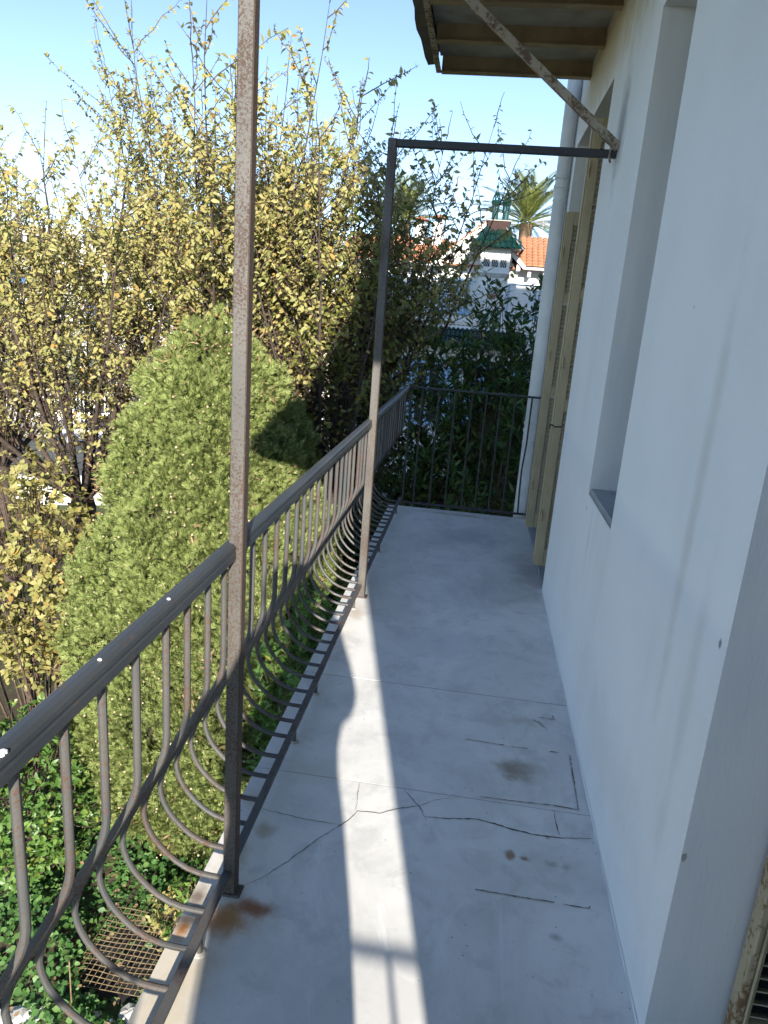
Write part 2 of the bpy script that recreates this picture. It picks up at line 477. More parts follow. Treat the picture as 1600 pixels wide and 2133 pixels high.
# street crossing the left background (runs along a slanted line), given as strips parallel to direction U
U = Vector((0.93, 0.36, 0)).normalized(); Vn = Vector((-U.y, U.x, 0))
P0 = Vector((-13.5, 21.5, 0))
def strip(name, v0, v1, z0, z1, mat, u0=-60, u1=60):
    c = [P0 + U * u0 + Vn * v0, P0 + U * u1 + Vn * v0, P0 + U * u1 + Vn * v1, P0 + U * u0 + Vn * v1]
    mb = MB()
    mb.add([(p.x, p.y, z) for z in (z0, z1) for p in c], [(3, 2, 1, 0), (4, 5, 6, 7), (0, 1, 5, 4), (1, 2, 6, 5), (2, 3, 7, 6), (3, 0, 4, 7)])
    return props(mb.build(name, mat), kind='structure')
strip('road', 1.0, 9.5, GZ - .5, GZ + .004, MAT['asphalt'], -60, 12)
strip('pavement', -1.6, 1.0, GZ - .5, GZ + .13, MAT['pavement'], -60, 12)
strip('pavement', 9.5, 12.0, GZ - .5, GZ + .13, MAT['pavement'], -60, 12)
# far hills
hv = []; hf = []
nx = 90
for j, (yy, hh) in enumerate(((1500, 0), (1800, .6), (2100, 1.0), (2600, .5))):
    for i in range(nx):
        x = -2600 + i * 5200 / (nx - 1)
        h = (70 + 55 * math.sin(x * .0021 + 1.2) + 28 * math.sin(x * .0067 + .5) + 12 * math.sin(x * .019)) * (1.0 if x < 200 else max(.45, 1 - (x - 200) / 1500))
        hv.append((x, yy, GZ - 3 + max(0, h) * hh + 6 * math.sin(x * .05 + j * 2) * hh))
for j in range(3):
    for i in range(nx - 1):
        a = j * nx + i
        hf.append((a, a + 1, a + nx + 1, a + nx))
props(MB().add(hv, hf).build('hills', MAT['hill'], smooth=True), kind='structure')

# ------------------------------------------------------------------ house
house = empty('house', (6, 2.5, GZ), 'white plastered house wall along the right of the balcony, with window recess', 'building')
Y0, Y1, Z0, Z1 = -1.04, 6.02, GZ, 11.5
OPEN = [(-.05, 1.345, 0.0, 2.65), (2.555, 3.11, .865, 2.69), (4.20, 5.68, 0.0, 2.77)]
ys = sorted({Y0, Y1, *[o[0] for o in OPEN], *[o[1] for o in OPEN]})
zs = sorted({Z0, Z1, *[o[2] for o in OPEN], *[o[3] for o in OPEN]})
def inopen(y, z):
    return any(a < y < b and c < z < d for a, b, c, d in OPEN)
mb = MB()
for i in range(len(ys) - 1):
    for j in range(len(zs) - 1):
        if not inopen((ys[i] + ys[i + 1]) / 2, (zs[j] + zs[j + 1]) / 2):
            mb.add([(WX, ys[i], zs[j]), (WX, ys[i], zs[j + 1]), (WX, ys[i + 1], zs[j + 1]), (WX, ys[i + 1], zs[j])], [(0, 1, 2, 3)])
XB = 11.0
mb.add([(WX, Y0, Z0), (XB, Y0, Z0), (XB, Y0, Z1), (WX, Y0, Z1)], [(0, 1, 2, 3)])
mb.add([(WX, Y1, Z0), (XB, Y1, Z0), (XB, Y1, Z1), (WX, Y1, Z1)], [(3, 2, 1, 0)])
mb.add([(XB, Y0, Z0), (XB, Y1, Z0), (XB, Y1, Z1), (XB, Y0, Z1)], [(0, 1, 2, 3)])
mb.build('wall', MAT['plaster'], house)
MB().box(WX - .35, XB + .35, Y0 - .35, Y1 + .35, Z1, Z1 + .25, .03).build('roof', MAT['concrete'], house)
DEP = .34
for k, (a, b, c, d) in enumerate(OPEN):
    mb = MB()
    x0, x1 = WX, WX + DEP
    mb.add([(x0, a, c), (x1, a, c), (x1, a, d), (x0, a, d)], [(3, 2, 1, 0)])
    mb.add([(x0, b, c), (x1, b, c), (x1, b, d), (x0, b, d)], [(0, 1, 2, 3)])
    mb.add([(x0, a, d), (x1, a, d), (x1, b, d), (x0, b, d)], [(0, 1, 2, 3)])
    mb.build('reveal', MAT['reveal'], house)
    if k == 1:
        s_ = MB().box(x0 + .004, x1, a - .0, b + .0, c - .03, c + .022, .006).build('sill', MAT['sill'], house)
    else:
        MB().box(x0 + .001, x1 + .2, a, b, -.05, .012, .003).build('threshold', MAT['sill'], house)
    w = MB()
    fx0, fx1 = x1 - .07, x1 - .01
    zb = c + .03
    for yy0, yy1 in ((a, a + .06), ((a + b) / 2 - .04, (a + b) / 2 + .04), (b - .06, b)):
        w.box(fx0, fx1, yy0, yy1, zb, d)
    for (p, q) in ((a + .06, (a + b) / 2 - .04), ((a + b) / 2 + .04, b - .06)):
        w.box(fx0, fx1, p, q, d - .07, d)
        w.box(fx0, fx1, p, q, zb, zb + .08)
        w.box(fx0, fx1, p, q, zb + .75, zb + .81)
    wd = w.build('window_frame' if k == 1 else 'door_frame', MAT['white_paint'], house)
    for (p, q) in ((a + .06, (a + b) / 2 - .04), ((a + b) / 2 + .04, b - .06)):
        MB().box(fx0 + .02, fx0 + .026, p, q, zb + .08, d - .07).build('pane', MAT['glass'], wd)
    MB().box(x1, x1 + .01, a, b, c, d).build('room_dark', MAT['dark'], house)
# chipped corner mark on the door reveal
mb = MB()
for i in range(7):
    an = i / 7 * 2 * math.pi
    mb.v.append((WX + .005 + .006 * math.cos(an), 1.3435, .501 + .011 * math.sin(an) * (1 + .3 * math.sin(3 * an))))
mb.f.append(tuple(range(7)))
mb.build('plaster_chip', MAT['concrete'], house)

# balcony floor: concrete base with five marble slabs
bal = MB().box(-.585, WX, Y0 + .02, 5.80, -.20, -.031, .01).build('balcony_base', MAT['concrete'], house)
joints = [Y0, .70, 2.118, 2.828, 4.262, 5.832]
slabs = []
for i in range(5):
    g = .0018
    dz = (0, .0006, -.0005, .0004, 0)[i]
    s_ = MB().box(-.612 + (.003, 0, .002, .001, .0)[i], WX - .003, joints[i] + g, joints[i + 1] - g, -.03, 0 + dz, .0006).build('slab', MAT['marble'], house)
    slabs.append(s_)
MB().box(-.58, WX - .004, Y0 + .05, 5.80, -.031, -.0014).build('joint_mortar', MAT['crack'], house)
# plaster fillet where floor meets wall
mb = MB()
N = 120
def fil(y): return .0045 + .0016 * math.sin(y * 9.1) * math.sin(y * 3.3 + 1) + .0008 * math.sin(y * 41)
for a, b in ((1.35, 4.195), (5.685, 5.83)):
    mb = MB()
    vs = []; K = max(3, int((b - a) * 45))
    for i in range(K):
        y = a + (b - a) * i / (K - 1)
        vs += [(WX - .0015, y, fil(y) * 1.4), (WX - fil(y) * .35, y, .0032), (WX - fil(y), y, .0012)]
    fs = []
    for i in range(K - 1):
        for k in range(2):
            fs.append((i * 3 + k, i * 3 + k + 1, i * 3 + 4 + k, i * 3 + 3 + k))
    mb.add(vs, fs)
    mb.build('skirting_fillet', MAT['plaster'], house)
def ribbon(name, pts, w, mat, parent, jag=.004, z=.0016, taper=True, seed=0):
    r = random.Random(seed)
    P = []
    for i in range(len(pts) - 1):
        a = Vector((*pts[i], 0)); b = Vector((*pts[i + 1], 0))
        m = max(2, int((b - a).length / .012))
        for k in range(m):
            P.append(a.lerp(b, k / m))
    P.append(Vector((*pts[-1], 0)))
    vs = []; fs = []
    for i, p in enumerate(P):
        d = (P[min(i + 1, len(P) - 1)] - P[max(i - 1, 0)]).normalized()
        q = Vector((-d.y, d.x, 0))
        ww = w * (.45 + 1.1 * r.random())
        if taper: ww *= min(1, .25 + 3 * min(i, len(P) - 1 - i) / len(P))
        c = p + q * (r.random() - .5) * jag
        vs += [(c.x - q.x * ww / 2, c.y - q.y * ww / 2, z), (c.x + q.x * ww / 2, c.y + q.y * ww / 2, z)]
        if i: fs.append((2 * i - 2, 2 * i - 1, 2 * i + 1, 2 * i))
    return MB().add(vs, fs).build(name, mat, parent)
CR = [([(-.5, 1.583), (-.446, 1.63), (-.391, 1.708), (-.329, 1.812), (-.252, 1.917), (-.23, 1.968), (-.16, 1.972), (-.102, 2.009), (-.042, 2.036), (.026, 2.088), (.097, 2.112)], .0022),
      ([(-.014, 1.989), (.07, 1.999), (.147, 2.017), (.208, 2.007), (.254, 1.993), (.328, 1.983), (.396, 1.984), (.449, 1.992), (.517, 2.005)], .0042),
      ([(-.099, 2.114), (-.061, 2.068), (-.024, 2.015), (-.008, 1.968)], .0020), ([(.406, 2.114), (.407, 2.055), (.412, 1.995)], .0026),
      ([(-.564, 1.915), (-.457, 1.9), (-.362, 1.892), (-.247, 1.891)], .0016), ([(-.25, 2.112), (-.242, 2.039), (-.235, 1.967)], .0014)]
for i, (p, w) in enumerate(CR): ribbon('crack', p, w, MAT['crack'], house, .004, .0018 + i * .00015, True, i)
GL = [[(.497, 2.452), (.493, 2.304), (.489, 2.141)], [(.489, 2.139), (.403, 2.143), (.259, 2.135), (.162, 2.133)], [(.15, 1.716), (.271, 1.714), (.37, 1.714)], [(.396, 1.712), (.466, 1.712), (.468, 1.722)],
      [(.106, 2.468), (.252, 2.462)], [(.279, 2.459), (.342, 2.461)], [(.423, 2.462), (.458, 2.461)], [(.374, 2.675), (.429, 2.645)], [(.463, 2.697), (.456, 2.725)], [(.392, 2.661), (.427, 2.616)], [(.463, 2.697), (.40, 2.70)]]
for i, p in enumerate(GL): ribbon('glue_line', p, .0042, MAT['glue'], house, .002, .0019 + i * .0001, False, 40 + i)

# ------------------------------------------------------------------ railing
RX = -.53
rail = empty('balcony_railing', (RX, 2.4, 0), 'dark iron balcony railing with outward bellied bars along the left edge', 'railing')
prof = [(-.0175, .991), (-.016, .998), (-.010, 1.003), (.0, 1.0045), (.010, 1.003), (.016, .998), (.0175, .991), (.0155, .987), (.0155, .984), (.0172, .981), (.0172, .966), (.013, .960), (-.013, .960), (-.0172, .966), (-.0172, .981)]
vs = [(RX + x, y, z) for y in (-1.02, 5.815) for x, z in prof]
m_ = len(prof)
fs = [tuple(range(m_)), tuple(range(2 * m_ - 1, m_ - 1, -1))] + [(i, m_ + i, m_ + (i + 1) % m_, (i + 1) % m_) for i in range(m_)]
hr = MB().add(vs, fs).build('handrail', MAT['handrail'], rail)
for (x, y, z, r) in ((-.520, .705, 1.0025, .0055), (-.518, .700, 1.002, .0035), (-.526, .948, 1.0035, .0034), (-.525, 1.20, 1.0035, .0036)):
    MB().lathe([(r * 1.1, -.001), (r, .0015), (r * .5, .0028)], (x, y, z), 9).build('paint_spot', MAT['white_paint'], hr)
P_ = [(-.53, .957), (-.53, .72), (-.5305, .70), (-.534, .678), (-.5415, .655), (-.553, .631), (-.582, .575), (-.622, .503), (-.662, .432), (-.704, .357), (-.728, .308), (-.740, .272), (-.744, .245), (-.741, .220), (-.733, .195), (-.720, .169), (-.703, .147), (-.681, .124), (-.655, .103), (-.624, .087), (-.591, .078), (-.562, .0755), (-.530, .075)]
bme = MB().tube([(x, 0, z) for x, z in P_], .0075, 9).mesh('baluster', MAT['iron'], True)
k = -15
while .743 + .112 * k < 5.77:
    y = .743 + .112 * k
    if not (1.49 < y < 1.50): 
        o = link_mesh('baluster', bme, rail, (0, y, 0))
        o.rotation_euler = (random.gauss(0, .003), random.gauss(0, .002), random.gauss(0, .010))
    k += 1
MB().box(-.5315, -.5085, -1.0, 5.80, .066, .081, .002).build('bottom_rail', MAT['iron'], rail)
for y in (-.5, .45, 1.366, 2.294, 2.651, 3.575, 4.564, 5.561):
    MB().tube([(-.523, y, -.004), (-.523, y, .068)], .0075, 8).build('foot', MAT['iron'], rail)
    MB().lathe([(.018, .0002), (.016, .003), (.009, .006)], (-.523, y, 0), 10).build('foot_collar', MAT['concrete'], rail)
EX = [-.50, -.41, -.277, -.147, -.014, .099, .212, .324, .452]
for ye, s_ in ((5.80, 1), (-1.0, -1)):
    MB().box(-.51, WX, ye - .011, ye + .011, .984, .999, .003).build('end_handrail', MAT['darkiron'], rail)
    MB().box(-.52, WX, ye - .011, ye + .011, .034, .050, .003).build('end_bottom_rail', MAT['darkiron'], rail)
    for i, x in enumerate(EX):
        bow = .012 if i == 8 else .0
        MB().tube([(x, ye, .987), (x, ye, .62), (x - bow, ye + s_ * .004, .4), (x - bow * .6, ye, .2), (x, ye, .045)], .0068, 8).build('baluster', MAT['darkiron'], rail, True)

# ------------------------------------------------------------------ awning posts with cross bars
def frame(y, w, label, matp, matb):
    e = empty('awning_frame', (-.51, y, 0), label, 'post', 'iron awning frames standing on the balcony')
    x1 = -.532; x2 = x1 + w
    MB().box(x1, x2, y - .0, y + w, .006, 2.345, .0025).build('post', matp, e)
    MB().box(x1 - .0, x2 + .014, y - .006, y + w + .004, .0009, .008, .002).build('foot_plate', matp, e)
    MB().box(x2 + .0005, WX, y + .003, y + w - .003, 2.310, 2.343, .002).build('cross_bar', matb, e)
    return e
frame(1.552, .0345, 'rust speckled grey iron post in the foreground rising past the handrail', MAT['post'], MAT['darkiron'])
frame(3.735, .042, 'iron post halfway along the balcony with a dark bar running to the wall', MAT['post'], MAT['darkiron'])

# ------------------------------------------------------------------ canopy over the balcony
can = empty('canopy', (WX, 2.2, 3.1), 'brown steel canopy with ribs and pale panels projecting from the wall overhead', 'canopy')
ribs = [5.375 - .555 * i for i in range(12)]
yn, yf = ribs[-1] - .01, ribs[0] + .006
for y in ribs:
    mb = MB()
    mb.box(-.44, WX, y - .006, y + .006, 3.106, 3.205)
    mb.box(-.44, WX, y - .028, y + .028, 3.098, 3.1065)
    mb.build('rib', MAT['canopy_paint'], can)
for i in range(11):
    MB().box(-.455, WX, ribs[i + 1] + .008, ribs[i] - .008, 3.196, 3.206).build('panel', MAT['canopy_panel'], can)
mb = MB()
mb.box(-.475, -.4405, yn, yf, 3.098, 3.106, .002)
mb.box(-.475, -.467, yn, yf, 3.1065, 3.22)
mb.build('edge_beam', MAT['canopy_rust'], can)
vs = []
edge = [yn + (yf - yn) * i / 40 for i in range(41)]
for y in edge:
    w_ = -.545 + .008 * math.sin(y * 5) + .006 * math.sin(y * 13)
    vs += [(-.476, y, 3.15), (w_, y, 3.142), (w_, y, 3.155), (-.476, y, 3.165)]
fs = []
for i in range(40):
    for k in range(4):
        fs.append((i * 4 + k, i * 4 + (k + 1) % 4, i * 4 + 4 + (k + 1) % 4, i * 4 + 4 + k))
fs += [(3, 2, 1, 0), (160, 161, 162, 163)]
MB().add(vs, fs).build('drip_edge', MAT['canopy_dark'], can)
MB().box(-.55, WX, yn - .02, yf + .004, 3.222, 3.236, .003).build('roof_sheet', MAT['canopy_dark'], can)
for y in (3.705, 1.52):
    mb = MB()
    mb.bar((WX - .002, y, 2.345), (-.452, y, 3.10), .034, .034, (0, 1, 0))
    mb.build('brace', MAT['canopy_rust'], can)
    MB().tube([(WX - .03, y + .026, 2.37), (WX - .034, y + .027, 2.31), (WX - .026, y + .022, 2.285)], .005, 6).build('hook', MAT['canopy_rust'], can)

# ------------------------------------------------------------------ folding shutters
def slat_mesh(w, open_=False):
    if open_:
        return MB().add([(0, -.011, .006), (w, -.011, .006), (w, .009, -.006), (0, .009, -.006), (0, -.011, .0022), (w, -.011, .0022), (w, .009, -.0098), (0, .009, -.0098)],
                        [(0, 1, 2, 3), (7, 6, 5, 4), (0, 4, 5, 1), (2, 6, 7, 3), (0, 3, 7, 4), (1, 5, 6, 2)]).mesh('slat', MAT['shutter_slat'])
    # slat lying along X from 0 to w, facing -Y, tilted
    return MB().add([(0, -.010, -.014), (w, -.010, -.014), (w, .012, .016), (0, .012, .016), (0, -.007, -.017), (w, -.007, -.017), (w, .015, .013), (0, .015, .013)],
                    [(0, 1, 2, 3), (7, 6, 5, 4), (0, 4, 5, 1), (2, 6, 7, 3), (0, 3, 7, 4), (1, 5, 6, 2)]).mesh('slat', MAT['shutter_slat'])
def shutter(x0, x1, y, z0, z1, label, st=.06, thick=.026, edge_rust=False, pitch=.030, mids=(1.0, 1.65)):
    e = empty('folding_shutter', ((x0 + x1) / 2, y, z0), label, 'shutter', 'folding slatted shutters in the door openings')
    mr = MAT['shutter_rust'] if edge_rust else MAT['shutter']
    if edge_rust:
        MB().box(x0, x0 + .016, y - .004, y + thick + .008, z0, z1, .002).build('edge_strip', mr, e)
        MB().box(x0 + .0175, x0 + .0245, y - .008, y + thick, z0, z1, .003).build('bead', MAT['shutter'], e)
        MB().box(x0 + .0250, x0 + st, y - .002, y + thick, z0, z1, .0015).build('stile', MAT['shutter'], e)
    else:
        MB().box(x0, x0 + st, y, y + thick, z0, z1, .003).build('stile', MAT['shutter'], e)
        MB().box(x0 - .010, x0 - .001, y + .010, y + thick + .02, z0 + .01, z1 - .005, .002).build('edge_strip', MAT['shutter'], e)
    MB().box(x1 - st, x1, y, y + thick, z0, z1, .003).build('stile', MAT['shutter'], e)
    rails = [(z0, z0 + .11)] + [(z0 + m, z0 + m + .06) for m in mids] + [(z1 - .09, z1)]
    for a, b in rails:
        MB().box(x0 + st + .0005, x1 - st - .0005, y + .002, y + thick - .002, a, b, .002).build('cross_rail', MAT['shutter'], e)
    for hz in (z0 + .30, z0 + 1.25, z1 - .30):
        MB().tube([(x0 + .004, y - .006, hz), (x0 + .004, y - .006, hz + .07)], .006, 7).build('hinge', MAT['shutter_rust'], e)
    me = slat_mesh(x1 - x0 - 2 * st - .002, edge_rust)
    if edge_rust: MB().box(x0 + st, x1 - st, y + .032, y + .036, z0, z1).build('gap_shade', MAT['dark'], e)  # dark sheet added behind the slats to paint their gaps as shade
    for (a, b), (c, d) in zip(rails[:-1], rails[1:]):
        z = b + .018
        while z < c - .008:
            link_mesh('slat', me, e, (x0 + st + .001, y + thick / 2, z))
            z += pitch
    return e

shutter(.497, .84, 4.50, .052, 2.66, 'tan slatted shutter folded beside the near jamb of the farther doorway', .052)
shutter(.497, .84, 5.40, .052, 2.30, 'tan slatted shutter standing farthest along the wall, next to the white downpipe', .052)
shutter(.684, .86, 1.292, .04, 2.5, 'tan shutter with rusty edge strip in the bottom right corner', .030, .026, True, .034)
# shutter catch on the wall
ct = MB()
ct.tube([(.497, 4.49, .96), (.475, 4.47, .965), (.47, 4.46, .955), (.476, 4.452, .945)], .004, 6)
ct.tube([(.50, 4.498, .95), (.55, 4.495, .955)], .004, 6)
ob = ct.build('latch', MAT['darkiron'], bpy.data.objects['folding_shutter'])

# ------------------------------------------------------------------ downpipe
dp = empty('downpipe', (.477, 5.915, GZ), 'white round downpipe at the far corner of the wall', 'pipe')
MB().tube([(.477, 5.915, GZ), (.477, 5.915, 3.6)], .0515, 20).build('pipe', MAT['pipe'], dp, True)
MB().tube([(.477, 5.915, 3.6), (.477, 5.915, 9)], .0515, 20).build('pipe', MAT['pipe'], dp, True)
for z in (.70, 2.52):
    for dz, h, r in ((0, .03, .0575), (.065, .022, .0575), (-.09, .02, .055)):
        MB().lathe([(.05, 0), (r, .004), (r, h - .004), (.05, h)], (.477, 5.915, z + dz), 20).build('collar', MAT['pipe'], dp, True)
    MB().box(.47, WX, 5.965, 5.972, z + .03, z + .06).build('bracket', MAT['grey_metal'], dp)
cb = MB().tube([(.515, 5.84, z) for z in (2.2, 3.0, 4.0, 8)], .006, 6).build('wall_cable', MAT['grey_metal'])
props(cb, 'thin grey cable running up the wall beside the downpipe', 'cable')

# ------------------------------------------------------------------ person whose shadow falls on the floor
def person():
    root = empty('person', (.03, -.34, 0), 'person standing just behind the viewpoint, whose shadow crosses the balcony floor', 'person')
    J = {'pel': (.03, -.34, .93, .145, .11), 'wai': (.03, -.34, 1.08, .135, .10), 'che': (.03, -.35, 1.26, .155, .11), 'nek': (.03, -.35, 1.45, .058, .058),
         'hea': (.03, -.33, 1.53, .07, .075), 'hd2': (.03, -.32, 1.62, .078, .092), 'top': (.03, -.325, 1.70, .055, .06),
         'shR': (.16, -.34, 1.30, .07, .07), 'elR': (.198, -.33, 1.165, .145, .115), 'wrR': (.12, -.10, 1.44, .032, .032),
         'shL': (-.14, -.34, 1.39, .055, .055), 'elL': (-.175, -.28, 1.20, .05, .05), 'wrL': (-.10, -.10, 1.44, .032, .032),
         'hiR': (.125, -.34, .86, .095, .095), 'knR': (.13, -.33, .48, .062, .062), 'anR': (.13, -.35, .09, .042, .042), 'toR': (.14, -.20, .045, .04, .035),
         'hiL': (-.065, -.34, .86, .095, .095), 'knL': (-.07, -.33, .48, .062, .062), 'anL': (-.07, -.35, .09, .042, .042), 'toL': (-.08, -.20, .045, .04, .035)}
    E_ = ['pel wai', 'wai che', 'che nek', 'nek hea', 'hea hd2', 'hd2 top', 'che shR', 'shR elR', 'elR wrR', 'che shL', 'shL elL', 'elL wrL', 'pel hiR', 'hiR knR', 'knR anR', 'anR toR', 'pel hiL', 'hiL knL', 'knL anL', 'anL toL']
    names = list(J)
    V = [J[k][:3] for k in names]; Ed = [tuple(names.index(q) for q in e.split()) for e in E_]
    R_ = [J[k][3:] for k in names]
    for sx, w in ((1, 'wrR'), (-1, 'wrL')):
        wi = names.index(w); wp = Vector(J[w][:3])
        pm = wp + Vector((-.02 * sx, .035, .05)); V.append(tuple(pm)); R_.append((.036, .02)); pi_ = len(V) - 1; Ed.append((wi, pi_))
        for f in range(5):
            L = (.045, .07, .078, .072, .058)[f]
            b = pm + Vector((sx * (.028 - .014 * f) * .8, .006 if f else -.012, .03 if f else .0))
            m = b + Vector((-.3 * L * sx, .0, .7 * L)) if f else b + Vector((-.03 * sx, -.01, .015))
            e = m + Vector((-.6 * L * sx, -.012, .15 * L)) if f else m + Vector((-.022 * sx, 0, .018))
            i0 = len(V); V += [tuple(b), tuple(m), tuple(e)]; R_ += [(.010, .010), (.009, .009), (.007, .007)]
            Ed += [(pi_, i0), (i0, i0 + 1), (i0 + 1, i0 + 2)]
    me = bpy.data.meshes.new('body')
    me.from_pydata(V, Ed, [])
    o = link_mesh('body', me, root)
    md = o.modifiers.new('skin', 'SKIN')
    for i, r in enumerate(R_):
        me.skin_vertices[0].data[i].radius = r
    me.skin_vertices[0].data[0].use_root = True
    o.modifiers.new('sub', 'SUBSURF').levels = 1
    o.modifiers['sub'].render_levels = 2
    me.materials.append(MAT['cloth'])
    ct_ = MB()
    rows = [(.42, .195, .15), (.62, .182, .14), (.75, .182, .135), (.90, .172, .13), (.99, .158, .125), (1.06, .160, .13), (1.14, .185, .135), (1.23, .192, .13), (1.32, .155, .11), (1.40, .08, .08)]
    n_ = 24
    for z, a_, b_ in rows:
        for k in range(n_):
            q = 2 * math.pi * k / n_
            ct_.v.append((.038 + a_ * math.cos(q), -.34 + b_ * math.sin(q), z))
    for i in range(len(rows) - 1):
        for k in range(n_):
            k2 = (k + 1) % n_
            ct_.f.append((i * n_ + k, i * n_ + k2, (i + 1) * n_ + k2, (i + 1) * n_ + k))
    ct_.build('coat', MAT['cloth'], root, True)
    h = MB().lathe([(.03, 1.60), (.088, 1.605), (.098, 1.65), (.088, 1.71), (.05, 1.745), (.01, 1.752)], (.03, -.345, 0), 18)
    h.build('hair', MAT['hair'], root, True)
person()

# ================================================================== VEGETATION
def unit(a):
    return a / np.maximum(np.linalg.norm(a, axis=-1, keepdims=True), 1e-9)

def leaves_arrays(P, D, N, L, ratio, droop=.18, fold=.25):
    """ovate leaves: two folded halves each; arrays of base, direction, normal, length"""
    n = len(P)
    D = unit(D); B = unit(np.cross(D, N)); N = np.cross(B, D)
    L = np.asarray(L).reshape(-1, 1)
    w = L * ratio * .5
    def pt(t, s, h): return P + D * L * t + B * w * s + N * L * h
    V = np.stack([pt(0, 0, 0), pt(.30, .92, fold * ratio * .5), pt(.66, .72, fold * ratio * .4 - droop * .4), pt(1, 0, -droop), pt(.66, -.72, fold * ratio * .4 - droop * .4), pt(.30, -.92, fold * ratio * .5), pt(.5, 0, -droop * .1)], 1)
    base = (np.arange(n) * 7).reshape(-1, 1)
    F = np.concatenate([base + np.array([[0, 1, 2, 6]]), base + np.array([[6, 2, 3, 4]]), base + np.array([[6, 4, 5, 0]])], 0)
    return V.reshape(-1, 3), F

def tubes_np(paths, sides=5):
    """list of (pts (k,3), radii (k,)) -> V,F"""
    Vs = []; Fs = []; off = 0
    for pts, rad in paths:
        pts = np.asarray(pts, float); k = len(pts)
        d = np.gradient(pts, axis=0); d = unit(d)
        ref = np.array([.31, .52, .79]) if abs(d[0] @ np.array([.31, .52, .79])) < .95 else np.array([1., 0, 0])
        a = unit(np.cross(d, ref)); b = np.cross(d, a)
        ang = np.arange(sides) * 2 * np.pi / sides
        ring = pts[:, None, :] + (a[:, None, :] * np.cos(ang)[None, :, None] + b[:, None, :] * np.sin(ang)[None, :, None]) * np.asarray(rad)[:, None, None]
        Vs.append(ring.reshape(-1, 3))
        i = np.arange(k - 1)[:, None] * sides + np.arange(sides)[None, :]
        j = np.arange(k - 1)[:, None] * sides + (np.arange(sides)[None, :] + 1) % sides
        Fs.append(np.stack([i, j, j + sides, i + sides], -1).reshape(-1, 4) + off)
        off += k * sides
    return np.concatenate(Vs), np.concatenate(Fs)

def curve(p0, d0, d1, L, k, rng, wob=.04):
    """path of length L starting along d0, ending along d1"""
    pts = [np.array(p0, float)]
    for i in range(k):
        t = (i + .5) / k
        d = np.array(d0) * (1 - t) + np.array(d1) * t + rng.normal(0, wob, 3)
        d /= np.linalg.norm(d)
        pts.append(pts[-1] + d * L / k)
    return np.array(pts)

